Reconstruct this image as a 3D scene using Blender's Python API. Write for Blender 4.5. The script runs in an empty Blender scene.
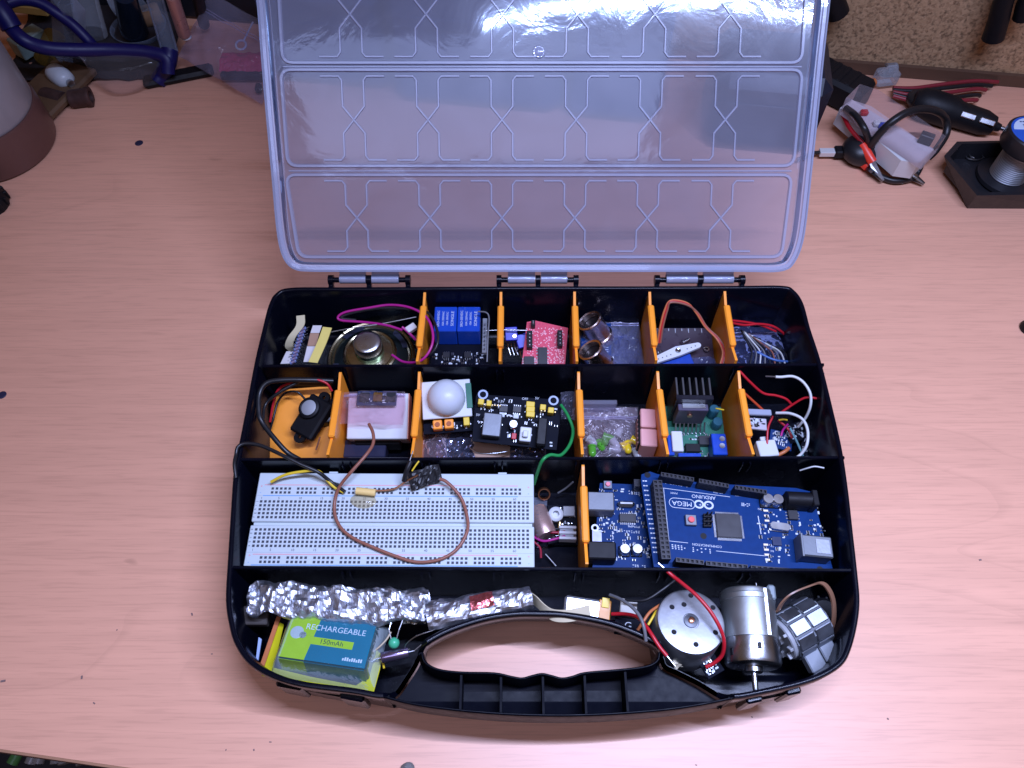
import bpy, bmesh, math, random
from mathutils import Vector, Matrix, noise
from mathutils.geometry import tessellate_polygon

R = math.radians
S = 0.001                       # everything below is written in millimetres
scene = bpy.context.scene
COL = scene.collection

# ------------------------------------------------------------------ camera
PITCH = 31.0
CAM = Vector((-16.0, 0.0, 450.0))
FPX = 780.0
cd = bpy.data.cameras.new('camera')
cd.sensor_width = 36.0
cd.lens = 36.0 * FPX / 1024.0
cd.clip_start = 0.01
cd.clip_end = 60.0
camera = bpy.data.objects.new('camera', cd)
camera.location = CAM * S
camera.rotation_euler = (R(PITCH), 0, 0)
COL.objects.link(camera)
scene.camera = camera

# ------------------------------------------------------------------ room light (dim and warm)
w = bpy.data.worlds.new('World')
scene.world = w
w.use_nodes = True
bg = w.node_tree.nodes['Background']
bg.inputs[0].default_value = (1.0, 0.58, 0.32, 1)
bg.inputs[1].default_value = 0.11

# ------------------------------------------------------------------ the bench lamp: a row of cool white leds above the case
LED_N, LED_W = 27, 0.35
for i in range(LED_N):
    t = i / (LED_N - 1)
    ld = bpy.data.lights.new('bench_lamp', 'AREA')
    ld.shape = 'DISK'
    ld.size = 0.009
    ld.energy = LED_W
    ld.spread = R(150)
    ld.color = (0.50, 0.595, 1.0)
    lo = bpy.data.objects.new('bench_lamp', ld)
    x = -50 + 490 * t
    lo.location = Vector((x, 105 + 44 * math.cos((t - .5) * 2.6), 745)) * S
    lo.rotation_euler = (R(-20), 0, 0)
    COL.objects.link(lo)
# broad soft fill lamp, added for cool sheen at the front and left
ld = bpy.data.lights.new('fill_lamp', 'AREA')
ld.shape = 'RECTANGLE'
ld.size, ld.size_y = 0.7, 0.35
ld.energy = 3.2
ld.color = (0.60, 0.64, 1.0)
lo = bpy.data.objects.new('fill_lamp', ld)
lo.location = (-0.08, -0.22, 1.05)
lo.rotation_euler = (R(-14), 0, 0)
COL.objects.link(lo)

scene.view_settings.view_transform = 'Standard'
scene.view_settings.look = 'None'
scene.view_settings.exposure = 0.0
scene.view_settings.gamma = 1.0
scene.render.engine = 'CYCLES'
scene.cycles.use_denoising = True
scene.cycles.max_bounces = 10
scene.cycles.transparent_max_bounces = 24
scene.cycles.caustics_refractive = False
scene.cycles.caustics_reflective = False
scene.cycles.sample_clamp_indirect = 4.0

# ------------------------------------------------------------------ helpers
CP, SP = math.cos(R(PITCH)), math.sin(R(PITCH))
RGT, UPV, FWD = Vector((1, 0, 0)), Vector((0, CP, SP)), Vector((0, SP, -CP))

def ray(px, py):
    return RGT * ((px - 512) / FPX) + UPV * ((384 - py) / FPX) + FWD

def P(px, py, z=0.0):
    """the place at height z (mm) that the photograph shows at this spot"""
    d = ray(px, py)
    return CAM + d * ((z - CAM.z) / d.z)

def Pw(pts):
    return [P(*p) for p in pts]

class Frame:
    """a flat face given by three corners seen in the photograph, each with its height"""
    def __init__(self, a, b, c):
        self.o = P(*a); B = P(*b); Cc = P(*c)
        self.x = (B - self.o); self.w = self.x.length; self.x.normalize()
        self.z = self.x.cross(Cc - self.o).normalized()
        if self.z.z < 0: self.z = -self.z
        self.y = self.z.cross(self.x)
        self.h = (Cc - self.o).dot(self.y)
        self.m = Matrix((self.x, self.y, self.z)).transposed().to_4x4()
        self.m.translation = self.o
    def uv(self, px, py, dz=0.0):
        """local x, y of a spot of the photograph on this face (dz above it)"""
        d = ray(px, py)
        o = self.o + self.z * dz
        t = (o - CAM).dot(self.z) / d.dot(self.z)
        q = CAM + d * t - self.o
        return (q.dot(self.x), q.dot(self.y))

def mscaled(m):
    m = m.copy(); m.translation = m.translation * S
    return m

def catmull(pts, n=6, closed=False):
    pts = [Vector(p) for p in pts]
    out = []
    L = len(pts)
    rng = range(L) if closed else range(L - 1)
    for i in rng:
        p1, p2 = pts[i], pts[(i + 1) % L]
        p0 = pts[(i - 1) % L] if closed or i > 0 else p1 * 2 - p2
        p3 = pts[(i + 2) % L] if closed or i + 2 < L else p2 * 2 - p1
        for k in range(n):
            t = k / n
            out.append(0.5 * ((2 * p1) + (p2 - p0) * t + (2 * p0 - 5 * p1 + 4 * p2 - p3) * t * t
                              + (3 * p1 - p0 - 3 * p2 + p3) * t ** 3))
    if not closed: out.append(pts[-1])
    return out

def resample(pts, step, closed=False):
    q = list(pts) + ([pts[0]] if closed else [])
    out = [q[0]]; acc = 0.0
    for a, b in zip(q, q[1:]):
        d = (b - a).length
        while acc + d >= step:
            t = (step - acc) / d
            a = a.lerp(b, t); out.append(a); d = (b - a).length; acc = 0.0
        acc += d
    if not closed: out.append(q[-1])
    elif (out[-1] - out[0]).length < step * .4: out.pop()
    return out

class MB:
    """collects shapes (mm) and links them as ONE mesh object"""
    def __init__(self):
        self.v, self.f, self.m, self.k = [], [], [], 0
        self.T = Matrix.Identity(4)
    def add(self, vs, fs):
        b = len(self.v)
        self.v += [self.T @ Vector(p) for p in vs]
        for f in fs:
            self.f.append([b + i for i in f]); self.m.append(self.k)
        return self
    def box(self, x0, y0, z0, x1, y1, z1, ch=0.0):
        if ch <= 0:
            vs = [(x0,y0,z0),(x1,y0,z0),(x1,y1,z0),(x0,y1,z0),(x0,y0,z1),(x1,y0,z1),(x1,y1,z1),(x0,y1,z1)]
            return self.add(vs, [(3,2,1,0),(4,5,6,7),(0,1,5,4),(1,2,6,5),(2,3,7,6),(3,0,4,7)])
        c = min(ch, abs(x1-x0)*.45, abs(y1-y0)*.45, abs(z1-z0)*.45)
        poly = [(x0+c,y0),(x1-c,y0),(x1,y0+c),(x1,y1-c),(x1-c,y1),(x0+c,y1),(x0,y1-c),(x0,y0+c)]
        inn = [(x0+c,y0+c),(x1-c,y0+c),(x1-c,y0+c),(x1-c,y1-c),(x1-c,y1-c),(x0+c,y1-c),(x0+c,y1-c),(x0+c,y0+c)]
        vs = [(a,b,z0) for a,b in inn] + [(a,b,z0+c) for a,b in poly] + [(a,b,z1-c) for a,b in poly] + [(a,b,z1) for a,b in inn]
        fs = []
        for r in range(3):
            for i in range(8):
                j = (i+1) % 8
                fs.append((r*8+i, r*8+j, r*8+8+j, r*8+8+i))
        fs.append((24,26,28,30)); fs.append((6,4,2,0))
        return self.add(vs, fs)
    def cbox(self, cx, cy, z0, sx, sy, sz, ch=0.0):
        return self.box(cx-sx/2, cy-sy/2, z0, cx+sx/2, cy+sy/2, z0+sz, ch)
    def prism(self, poly, z0, z1):
        n = len(poly)
        tri = tessellate_polygon([[Vector((p[0], p[1], 0)) for p in poly]])
        vs = [(p[0], p[1], z0) for p in poly] + [(p[0], p[1], z1) for p in poly]
        fs = [tuple(reversed(t)) for t in tri] + [tuple(i+n for i in t) for t in tri]
        fs += [(i, (i+1) % n, n+(i+1) % n, n+i) for i in range(n)]
        return self.add(vs, fs)
    def lathe(self, prof, seg=24, c=(0,0,0), axis='z', cap=True):
        vs, fs = [], []
        n = len(prof)
        for i in range(seg):
            a = 2*math.pi*i/seg
            for r, z in prof:
                p = (r*math.cos(a), r*math.sin(a), z)
                if axis == 'x': p = (p[2], p[0], p[1])
                if axis == 'y': p = (p[1], p[2], p[0])
                vs.append((p[0]+c[0], p[1]+c[1], p[2]+c[2]))
        for i in range(seg):
            j = (i+1) % seg
            for k in range(n-1):
                fs.append((i*n+k, j*n+k, j*n+k+1, i*n+k+1))
        if cap and tuple(prof[0]) != tuple(prof[-1]):
            if prof[0][0] > 1e-6: fs.append(tuple(i*n for i in reversed(range(seg))))
            if prof[-1][0] > 1e-6: fs.append(tuple(i*n+n-1 for i in range(seg)))
        return self.add(vs, fs)
    def cyl(self, p0, p1, r, r1=None, seg=12):
        return self.tube([p0, p1], r, seg, r1)
    def tube(self, pts, r, seg=8, r1=None, flat=1.0, up=None):
        pts = [Vector(p) for p in pts]
        n = len(pts); vs, fs = [], []
        prev = None
        for i, p in enumerate(pts):
            d = (pts[min(i+1,n-1)] - pts[max(i-1,0)])
            d = d.normalized() if d.length > 1e-9 else Vector((0,0,1))
            if prev is None:
                u = Vector(up) if up else (Vector((0,0,1)) if abs(d.z) < .9 else Vector((1,0,0)))
            else: u = prev
            u = (u - d*u.dot(d)).normalized(); prev = u
            s = d.cross(u)
            rr = r if r1 is None else r + (r1-r)*i/(n-1)
            for k in range(seg):
                a = 2*math.pi*k/seg
                vs.append(p + s*(rr*flat*math.cos(a)) + u*(rr*math.sin(a)))
        for i in range(n-1):
            for k in range(seg):
                j = (k+1) % seg
                fs.append((i*seg+k, i*seg+j, (i+1)*seg+j, (i+1)*seg+k))
        fs.append(tuple(reversed(range(seg)))); fs.append(tuple((n-1)*seg+k for k in range(seg)))
        return self.add(vs, fs)
    def grid(self, nu, nv, fn, closed_u=False):
        vs = [fn(i/(nu-1) if not closed_u else i/nu, j/(nv-1)) for i in range(nu) for j in range(nv)]
        fs = []
        for i in range(nu if closed_u else nu-1):
            i2 = (i+1) % nu
            for j in range(nv-1):
                fs.append((i*nv+j, i2*nv+j, i2*nv+j+1, i*nv+j+1))
        return self.add(vs, fs)
    def sphere(self, c, r, seg=14, rings=8, sz=1.0, z0=-1.0):
        prof = []
        for i in range(rings+1):
            a = math.asin(max(-1,z0)) + (math.pi/2 - math.asin(max(-1,z0)))*i/rings
            prof.append((max(0.0, r*math.cos(a)), r*sz*math.sin(a)))
        return self.lathe(prof, seg, c)
    def build(self, name, mats, parent=None, smooth=None, origin=None, label=None):
        me = bpy.data.meshes.new(name)
        o3 = Vector(origin) if origin is not None else Vector((0,0,0))
        me.from_pydata([tuple((p - o3)*S) for p in self.v], [], self.f)
        mats = mats if isinstance(mats, (list, tuple)) else [mats]
        for m in mats: me.materials.append(m)
        for p, k in zip(me.polygons, self.m): p.material_index = min(k, len(mats)-1)
        bm = bmesh.new(); bm.from_mesh(me)
        bmesh.ops.remove_doubles(bm, verts=bm.verts, dist=1e-7)
        bmesh.ops.recalc_face_normals(bm, faces=bm.faces)
        if smooth is not None:
            for f in bm.faces: f.smooth = True
            ca = R(smooth)
            for e in bm.edges:
                if len(e.link_faces) == 2 and e.calc_face_angle(0) > ca: e.smooth = False
        bm.to_mesh(me); bm.free()
        o = bpy.data.objects.new(name, me)
        COL.objects.link(o)
        if parent is not None: o.parent = parent
        o.location = o3*S
        if label: o['label'] = label
        return o

def tag(o, label=None, cat=None, group=None, kind=None):
    if label: o['label'] = label
    if cat: o['category'] = cat
    if group: o['group'] = group
    if kind: o['kind'] = kind
    return o

def thing(name, label, cat, m=None, group=None):
    o = bpy.data.objects.new(name, None)
    o.empty_display_size = 0.01
    COL.objects.link(o)
    if m is not None:
        if isinstance(m, Frame): m = m.m
        o.matrix_world = mscaled(m) if isinstance(m, Matrix) else Matrix.Translation(Vector(m)*S)
    return tag(o, label, cat, group)

def at(x, y, z, rz=0, rx=0, ry=0):
    return Matrix.Translation((x,y,z)) @ Matrix.Rotation(R(rz),4,'Z') @ Matrix.Rotation(R(ry),4,'Y') @ Matrix.Rotation(R(rx),4,'X')

def copy_tree(o, parent=None):
    c = o.copy(); COL.objects.link(c)
    if parent is not None: c.parent = parent
    for ch in list(o.children): copy_tree(ch, c)
    return c

def share(src, parent, m):
    c = src.copy(); COL.objects.link(c); c.parent = parent
    c.matrix_local = mscaled(m)
    return c

FONT_CACHE = {}
def lettering(body, size, m, parent, mat, name='lettering', align='CENTER', sx=1.0, extrude=0.03):
    cu = bpy.data.curves.new(name, 'FONT')
    cu.body = body; cu.size = size*S; cu.align_x = align; cu.align_y = 'CENTER'
    cu.resolution_u = 3; cu.extrude = extrude*S
    to = bpy.data.objects.new(name, cu)
    COL.objects.link(to)
    dg = bpy.context.evaluated_depsgraph_get()
    me = bpy.data.meshes.new_from_object(to.evaluated_get(dg))
    bpy.data.objects.remove(to); bpy.data.curves.remove(cu)
    me.name = name; me.materials.clear(); me.materials.append(mat)
    o = bpy.data.objects.new(name, me); COL.objects.link(o); o.parent = parent
    o.matrix_local = mscaled(m) @ Matrix.Diagonal((sx,1,1,1))
    return o

# ------------------------------------------------------------------ materials
MATS = {}
def mat(name, col, rough=0.5, metal=0.0, var=0.08, nscale=200.0, bump=0.0, bscale=600.0, spec=0.5, coat=0.0,
        trans=0.0, ior=1.45, alpha=1.0, emit=None):
    if name in MATS: return MATS[name]
    m = bpy.data.materials.new(name); m.use_nodes = True
    nt = m.node_tree; b = nt.nodes['Principled BSDF']
    b.inputs['Roughness'].default_value = rough
    b.inputs['Metallic'].default_value = metal
    b.inputs['Specular IOR Level'].default_value = spec
    b.inputs['Coat Weight'].default_value = coat
    b.inputs['Transmission Weight'].default_value = trans
    b.inputs['IOR'].default_value = ior
    b.inputs['Alpha'].default_value = alpha
    tc = nt.nodes.new('ShaderNodeTexCoord')
    n = nt.nodes.new('ShaderNodeTexNoise'); n.inputs['Scale'].default_value = nscale; n.inputs['Detail'].default_value = 5
    nt.links.new(tc.outputs['Object'], n.inputs['Vector'])
    mx = nt.nodes.new('ShaderNodeMix'); mx.data_type = 'RGBA'
    c = Vector(col)
    mx.inputs[6].default_value = (*(c*(1-var)), 1); mx.inputs[7].default_value = (*[min(1,k) for k in c*(1+var)], 1)
    nt.links.new(n.outputs['Fac'], mx.inputs[0]); nt.links.new(mx.outputs[2], b.inputs['Base Color'])
    mr = nt.nodes.new('ShaderNodeMapRange')
    mr.inputs['To Min'].default_value = max(0.02, rough-0.12); mr.inputs['To Max'].default_value = min(1, rough+0.12)
    nt.links.new(n.outputs['Fac'], mr.inputs['Value']); nt.links.new(mr.outputs[0], b.inputs['Roughness'])
    if bump > 0:
        n2 = nt.nodes.new('ShaderNodeTexNoise'); n2.inputs['Scale'].default_value = bscale; n2.inputs['Detail'].default_value = 4
        nt.links.new(tc.outputs['Object'], n2.inputs['Vector'])
        bp = nt.nodes.new('ShaderNodeBump'); bp.inputs['Strength'].default_value = bump; bp.inputs['Distance'].default_value = 0.0005
        nt.links.new(n2.outputs['Fac'], bp.inputs['Height']); nt.links.new(bp.outputs['Normal'], b.inputs['Normal'])
    if emit:
        b.inputs['Emission Color'].default_value = (*emit, 1); b.inputs['Emission Strength'].default_value = 1
    MATS[name] = m
    return m

def film(name, tint, haze=0.18, rough=0.12, bump=0.6, bscale=140.0, milky=0.0):
    """clear plastic film: mostly see-through, shiny, a little milky"""
    if name in MATS: return MATS[name]
    m = bpy.data.materials.new(name); m.use_nodes = True
    nt = m.node_tree; b = nt.nodes['Principled BSDF']; out = nt.nodes['Material Output']
    b.inputs['Base Color'].default_value = (*[.8*k for k in tint], 1); b.inputs['Roughness'].default_value = rough
    b.inputs['Specular IOR Level'].default_value = 0.9
    tr = nt.nodes.new('ShaderNodeBsdfTransparent'); tr.inputs[0].default_value = (*[0.55+0.45*k for k in tint], 1)
    mix = nt.nodes.new('ShaderNodeMixShader')
    lw = nt.nodes.new('ShaderNodeLayerWeight'); lw.inputs[0].default_value = 0.22
    tc = nt.nodes.new('ShaderNodeTexCoord')
    n = nt.nodes.new('ShaderNodeTexNoise'); n.inputs['Scale'].default_value = bscale; n.inputs['Detail'].default_value = 3
    n.inputs['Distortion'].default_value = 1.2
    nt.links.new(tc.outputs['Object'], n.inputs['Vector'])
    bp = nt.nodes.new('ShaderNodeBump'); bp.inputs['Strength'].default_value = bump; bp.inputs['Distance'].default_value = 0.002
    nt.links.new(n.outputs['Fac'], bp.inputs['Height']); nt.links.new(bp.outputs['Normal'], b.inputs['Normal'])
    nt.links.new(bp.outputs['Normal'], lw.inputs['Normal'])
    ma = nt.nodes.new('ShaderNodeMath'); ma.operation = 'MULTIPLY_ADD'; ma.use_clamp = True
    ma.inputs[1].default_value = 0.45; ma.inputs[2].default_value = haze*.45
    nt.links.new(lw.outputs['Fresnel'], ma.inputs[0])
    nt.links.new(ma.outputs[0], mix.inputs[0]); nt.links.new(tr.outputs[0], mix.inputs[1]); nt.links.new(b.outputs[0], mix.inputs[2])
    nt.links.new(mix.outputs[0], out.inputs['Surface'])
    MATS[name] = m
    return m

def scratched_plastic():
    m = mat('black_plastic', (0.0018, 0.0024, 0.0065), 0.24, var=0.3, nscale=40, bump=0.08, bscale=250, spec=0.22)
    return m

def wood_mat():
    m = bpy.data.materials.new('bench_laminate'); m.use_nodes = True
    nt = m.node_tree; b = nt.nodes['Principled BSDF']; L = nt.links.new
    tc = nt.nodes.new('ShaderNodeTexCoord')
    def tex(scale, detail=3, dist=0.0, loc=(0,0,0)):
        mp = nt.nodes.new('ShaderNodeMapping'); mp.inputs['Scale'].default_value = (*scale, 1); mp.inputs['Rotation'].default_value = (0,0,R(6.5)); mp.inputs['Location'].default_value = loc
        L(tc.outputs['Object'], mp.inputs['Vector'])
        n = nt.nodes.new('ShaderNodeTexNoise'); n.inputs['Scale'].default_value = 1; n.inputs['Detail'].default_value = detail; n.inputs['Distortion'].default_value = dist
        L(mp.outputs[0], n.inputs['Vector']); return n.outputs['Fac']
    def rng(v, a, b_, c, d):
        r = nt.nodes.new('ShaderNodeMapRange'); r.interpolation_type = 'SMOOTHSTEP'
        for k, x in zip(('From Min','From Max','To Min','To Max'), (a,b_,c,d)): r.inputs[k].default_value = x
        L(v, r.inputs['Value']); return r.outputs[0]
    def op(o, a, b_):
        x = nt.nodes.new('ShaderNodeMath'); x.operation = o; L(a, x.inputs[0])
        if isinstance(b_, (int, float)): x.inputs[1].default_value = b_
        else: L(b_, x.inputs[1])
        return x.outputs[0]
    # contour lines of a slow stretched noise: the cathedral loops of the grain
    slow = tex((1.7, 10), 1.5, 0.35, (3.1, 1.7, 0))
    fr = op('FRACT', op('MULTIPLY', slow, 11.0), 0)
    loops = op('MULTIPLY', rng(fr, 0.0, 0.12, 0.91, 1.0), rng(fr, 0.10, 0.95, 1.02, 0.985))
    mask = rng(tex((2.2, 7), 2, 0, (9, 4, 0)), 0.40, 0.58, 0.0, 1.0)
    lm_ = nt.nodes.new('ShaderNodeMix'); lm_.inputs[2].default_value = 1.0
    L(mask, lm_.inputs[0]); L(loops, lm_.inputs[3])
    pores = rng(tex((36, 820), 3), 0.36, 0.50, 0.91, 1.0)
    streak = rng(tex((7, 210), 4), 0.3, 0.7, 0.955, 1.035)
    cloud = rng(tex((3, 6), 4), 0.3, 0.7, 0.95, 1.04)
    dark = rng(tex((30, 90), 1, 0, (1, 5, 0)), 0.17, 0.24, 0.80, 1.0)
    f = op('MULTIPLY', op('MULTIPLY', lm_.outputs[0], pores), op('MULTIPLY', op('MULTIPLY', streak, cloud), dark))
    sc = nt.nodes.new('ShaderNodeVectorMath'); sc.operation = 'SCALE'
    sc.inputs[0].default_value = (0.73, 0.374, 0.245); L(f, sc.inputs['Scale'])
    L(sc.outputs[0], b.inputs['Base Color'])
    b.inputs['Roughness'].default_value = 0.40
    b.inputs['Specular IOR Level'].default_value = 0.5
    bp = nt.nodes.new('ShaderNodeBump'); bp.inputs['Strength'].default_value = 0.2; bp.inputs['Distance'].default_value = 0.0002
    L(pores, bp.inputs['Height']); L(bp.outputs['Normal'], b.inputs['Normal'])
    return m

def chipboard_mat():
    m = bpy.data.materials.new('chipboard'); m.use_nodes = True
    nt = m.node_tree; b = nt.nodes['Principled BSDF']; L = nt.links.new
    tc = nt.nodes.new('ShaderNodeTexCoord')
    v = nt.nodes.new('ShaderNodeTexVoronoi'); v.inputs['Scale'].default_value = 520
    L(tc.outputs['Object'], v.inputs['Vector'])
    n = nt.nodes.new('ShaderNodeTexNoise'); n.inputs['Scale'].default_value = 330; n.inputs['Detail'].default_value = 6
    L(tc.outputs['Object'], n.inputs['Vector'])
    rp = nt.nodes.new('ShaderNodeValToRGB')
    e = rp.color_ramp.elements
    e[0].position = 0.0; e[0].color = (0.32, 0.19, 0.10, 1); e[1].position = 1.0; e[1].color = (0.52, 0.33, 0.185, 1)
    x = e.new(0.35); x.color = (0.43, 0.27, 0.145, 1)
    sp = nt.nodes.new('ShaderNodeSeparateColor'); L(v.outputs['Color'], sp.inputs[0])
    L(sp.outputs[0], rp.inputs[0])
    mr = nt.nodes.new('ShaderNodeMapRange'); mr.inputs['From Min'].default_value = 0.33; mr.inputs['From Max'].default_value = 0.5
    mr.inputs['To Min'].default_value = 0.45; mr.inputs['To Max'].default_value = 1.0
    L(n.outputs['Fac'], mr.inputs['Value'])
    s = nt.nodes.new('ShaderNodeVectorMath'); s.operation = 'SCALE'; L(rp.outputs[0], s.inputs[0]); L(mr.outputs[0], s.inputs['Scale'])
    L(s.outputs[0], b.inputs['Base Color'])
    b.inputs['Roughness'].default_value = 0.75
    bp = nt.nodes.new('ShaderNodeBump'); bp.inputs['Strength'].default_value = 0.3; bp.inputs['Distance'].default_value = 0.001
    L(n.outputs['Fac'], bp.inputs['Height']); L(bp.outputs['Normal'], b.inputs['Normal'])
    return m

def lid_mat(name, dens):
    """milky polypropylene: partly clear, partly scattering, shiny"""
    m = bpy.data.materials.new(name); m.use_nodes = True
    nt = m.node_tree; b = nt.nodes['Principled BSDF']; out = nt.nodes['Material Output']; L = nt.links.new
    b.inputs['Base Color'].default_value = (0.63, 0.68, 0.90, 1)
    b.inputs['Roughness'].default_value = 0.22
    b.inputs['Specular IOR Level'].default_value = 0.6
    tr = nt.nodes.new('ShaderNodeBsdfTransparent'); tr.inputs[0].default_value = (0.92, 0.90, 1.0, 1)
    rf = nt.nodes.new('ShaderNodeBsdfRefraction'); rf.inputs['Color'].default_value = (0.80, 0.87, 1.0, 1); rf.inputs['IOR'].default_value = 1.18; rf.inputs['Roughness'].default_value = 0.30
    trm = nt.nodes.new('ShaderNodeMixShader'); trm.inputs[0].default_value = 0.35
    L(tr.outputs[0], trm.inputs[1]); L(rf.outputs[0], trm.inputs[2])
    tl = nt.nodes.new('ShaderNodeBsdfTranslucent'); tl.inputs[0].default_value = (0.64, 0.72, 0.82, 1)
    mx0 = nt.nodes.new('ShaderNodeMixShader'); mx0.inputs[0].default_value = 0.4
    L(b.outputs[0], mx0.inputs[1]); L(tl.outputs[0], mx0.inputs[2])
    gl = nt.nodes.new('ShaderNodeBsdfGlossy'); gl.inputs['Roughness'].default_value = 0.06; gl.inputs['Color'].default_value = (0.72, 0.84, 1.0, 1)
    tc = nt.nodes.new('ShaderNodeTexCoord')
    n = nt.nodes.new('ShaderNodeTexNoise'); n.inputs['Scale'].default_value = 26; n.inputs['Detail'].default_value = 5; n.inputs['Distortion'].default_value = 0.8
    L(tc.outputs['Object'], n.inputs['Vector'])
    bp = nt.nodes.new('ShaderNodeBump'); bp.inputs['Strength'].default_value = 0.10; bp.inputs['Distance'].default_value = 0.003
    L(n.outputs['Fac'], bp.inputs['Height'])
    for q in (b, gl): L(bp.outputs['Normal'], q.inputs['Normal'])
    mr = nt.nodes.new('ShaderNodeMapRange'); mr.inputs['To Min'].default_value = dens-0.07; mr.inputs['To Max'].default_value = dens+0.07
    L(n.outputs['Fac'], mr.inputs['Value'])
    mx = nt.nodes.new('ShaderNodeMixShader'); L(mr.outputs[0], mx.inputs[0]); L(trm.outputs[0], mx.inputs[1]); L(mx0.outputs[0], mx.inputs[2])
    fr = nt.nodes.new('ShaderNodeFresnel'); fr.inputs['IOR'].default_value = 1.5
    mg = nt.nodes.new('ShaderNodeMixShader'); L(fr.outputs[0], mg.inputs[0]); L(mx.outputs[0], mg.inputs[1]); L(gl.outputs[0], mg.inputs[2])
    L(mg.outputs[0], out.inputs['Surface'])
    return m

BLACK = scratched_plastic()
RIBBLACK = mat('rough_black_plastic', (0.0018, 0.0024, 0.006), 0.6, spec=0.12)
HANDLEM = mat('satin_black_plastic', (0.0016, 0.0022, 0.006), 0.40, spec=0.09)
ORANGE = mat('orange_plastic', (0.95, 0.32, 0.025), 0.42, var=0.06, bump=0.05)
WOOD = wood_mat()
CHIP = chipboard_mat()
LIDM = lid_mat('milky_lid', 0.27)
LIDR = lid_mat('milky_rib', 0.62)
STEEL = mat('steel', (0.48, 0.50, 0.53), 0.28, 1.0, nscale=90, bump=0.05)
CHROME = mat('bright_tin', (0.62, 0.64, 0.67), 0.30, 1.0, nscale=60)
DULLM = mat('dull_zinc', (0.21, 0.225, 0.25), 0.6, 1.0, nscale=80, bump=0.08)
BRASS = mat('brass', (0.72, 0.52, 0.22), 0.3, 1.0)
COPPER = mat('copper', (0.75, 0.36, 0.20), 0.32, 1.0)
PCBB = mat('blue_board', (0.002, 0.027, 0.125), 0.45, spec=0.15, var=0.25, nscale=500, bump=0.06, bscale=900)
PCBK = mat('black_board', (0.004, 0.005, 0.011), 0.6, var=0.25, spec=0.08)
PCBR = mat('red_board', (0.62, 0.06, 0.11), 0.4, var=0.3, nscale=900, bump=0.2, bscale=1500)
PCBG = mat('green_board', (0.02, 0.14, 0.09), 0.38, var=0.25)
WHITE = mat('white_plastic', (0.58, 0.60, 0.62), 0.4, var=0.03)
OFFW = mat('ivory_plastic', (0.70, 0.66, 0.52), 0.5, var=0.06)
DARK = mat('matt_black', (0.006, 0.006, 0.008), 0.5, spec=0.3)
DGREY = mat('dark_grey', (0.022, 0.022, 0.027), 0.45)
GREY = mat('grey_plastic', (0.30, 0.31, 0.33), 0.45)
LBLUE = mat('relay_blue', (0.008, 0.055, 0.40), 0.32, var=0.1)
INK = mat('white_ink', (0.55, 0.60, 0.66), 0.6, var=0.05)
DINK = mat('dark_ink', (0.06, 0.06, 0.09), 0.6)
W_RED = mat('red_wire', (0.46, 0.012, 0.022), 0.35)
W_BLK = mat('black_wire', (0.012, 0.012, 0.014), 0.38)
W_MAG = mat('magenta_wire', (0.40, 0.015, 0.20), 0.35)
W_BRN = mat('brown_wire', (0.26, 0.095, 0.06), 0.4)
W_WHT = mat('white_wire', (0.55, 0.56, 0.56), 0.4)
W_YEL = mat('yellow_wire', (0.72, 0.50, 0.03), 0.4)
W_GRN = mat('green_wire', (0.015, 0.24, 0.06), 0.4)
W_ORG = mat('orange_wire', (0.50, 0.15, 0.05), 0.4)
W_GRY = mat('grey_wire', (0.14, 0.14, 0.15), 0.42)

def wire(pts, r, m, label, cat='wire', group=None, n=8, tip=None, name='wire', seg=8, flat=1.0):
    """a loose wire through places given as (photo x, photo y, height); one end may be stripped"""
    w3 = catmull(Pw(pts), n)
    o3 = w3[0].copy()
    mb = MB(); mb.tube(w3, r, seg, flat=flat)
    mats = [m]
    o = mb.build(name, mats, smooth=60, origin=o3)
    tag(o, label, cat, group)
    if tip:
        for end in tip:
            a, b = (w3[-2], w3[-1]) if end == 'b' else (w3[1], w3[0])
            d = (b-a).normalized()
            t = MB(); t.cyl(b - o3 - d*.5, b - o3 + d*6, r*.55, seg=6)
            t.build('bare_end', CHROME, o, smooth=60)
    return o
# ================================================================== the setting: bench, backboard, floor
YAW = -7.5
mb = MB()
# bench top: front edge runs through the lower left corner of the picture
fa, fb = P(0, 749, 0), P(131, 768, 0)
fd = (fb - fa).normalized()
ba, bb = P(840, 70, 0), P(1024, 89, 0)
bd = Vector((math.cos(R(YAW)), math.sin(R(YAW)), 0))
back0 = P(930, 79, 0)
front_l, front_r = fa - fd*900, fa + fd*1500
back_r, back_l = back0 + bd*900 , back0 - bd*1500
mb.prism([(p.x, p.y) for p in (front_l, front_r, back_r, back_l)], -22, 0)
tag(mb.build('bench_top', WOOD), kind='structure')
e = MB()
nrm = Vector((fd.y, -fd.x, 0))
a0, a1 = front_l + nrm*1.3, front_r + nrm*1.3
e.prism([(front_l.x, front_l.y), (front_r.x, front_r.y), (a1.x, a1.y), (a0.x, a0.y)], -22.5, -0.4)
tag(e.build('bench_edge', mat('edge_band', (0.36, 0.19, 0.11), 0.4)), kind='structure')
mb = MB(); mb.box(-3000, -3000, -760, 3000, 3000, -740)
tag(mb.build('floor', mat('floor_dark', (0.05, 0.045, 0.04), 0.7)), kind='structure')
# backboard with dark rail along its foot
bn = Vector((-bd.y, bd.x, 0))
mb = MB(); mb.T = Matrix.Translation(back0) @ Matrix.Rotation(R(YAW), 4, 'Z')
mb.box(-1500, 2, 0.5, 900, 18, 600)
tag(mb.build('chipboard_backboard', CHIP), kind='structure')
mb = MB(); mb.T = Matrix.Translation(back0) @ Matrix.Rotation(R(YAW), 4, 'Z')
mb.box(-1500, -2, 0.4, 900, 2, 11)
tag(mb.build('skirting_rail', mat('rail_brown', (0.10, 0.055, 0.035), 0.5)), kind='structure')

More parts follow.
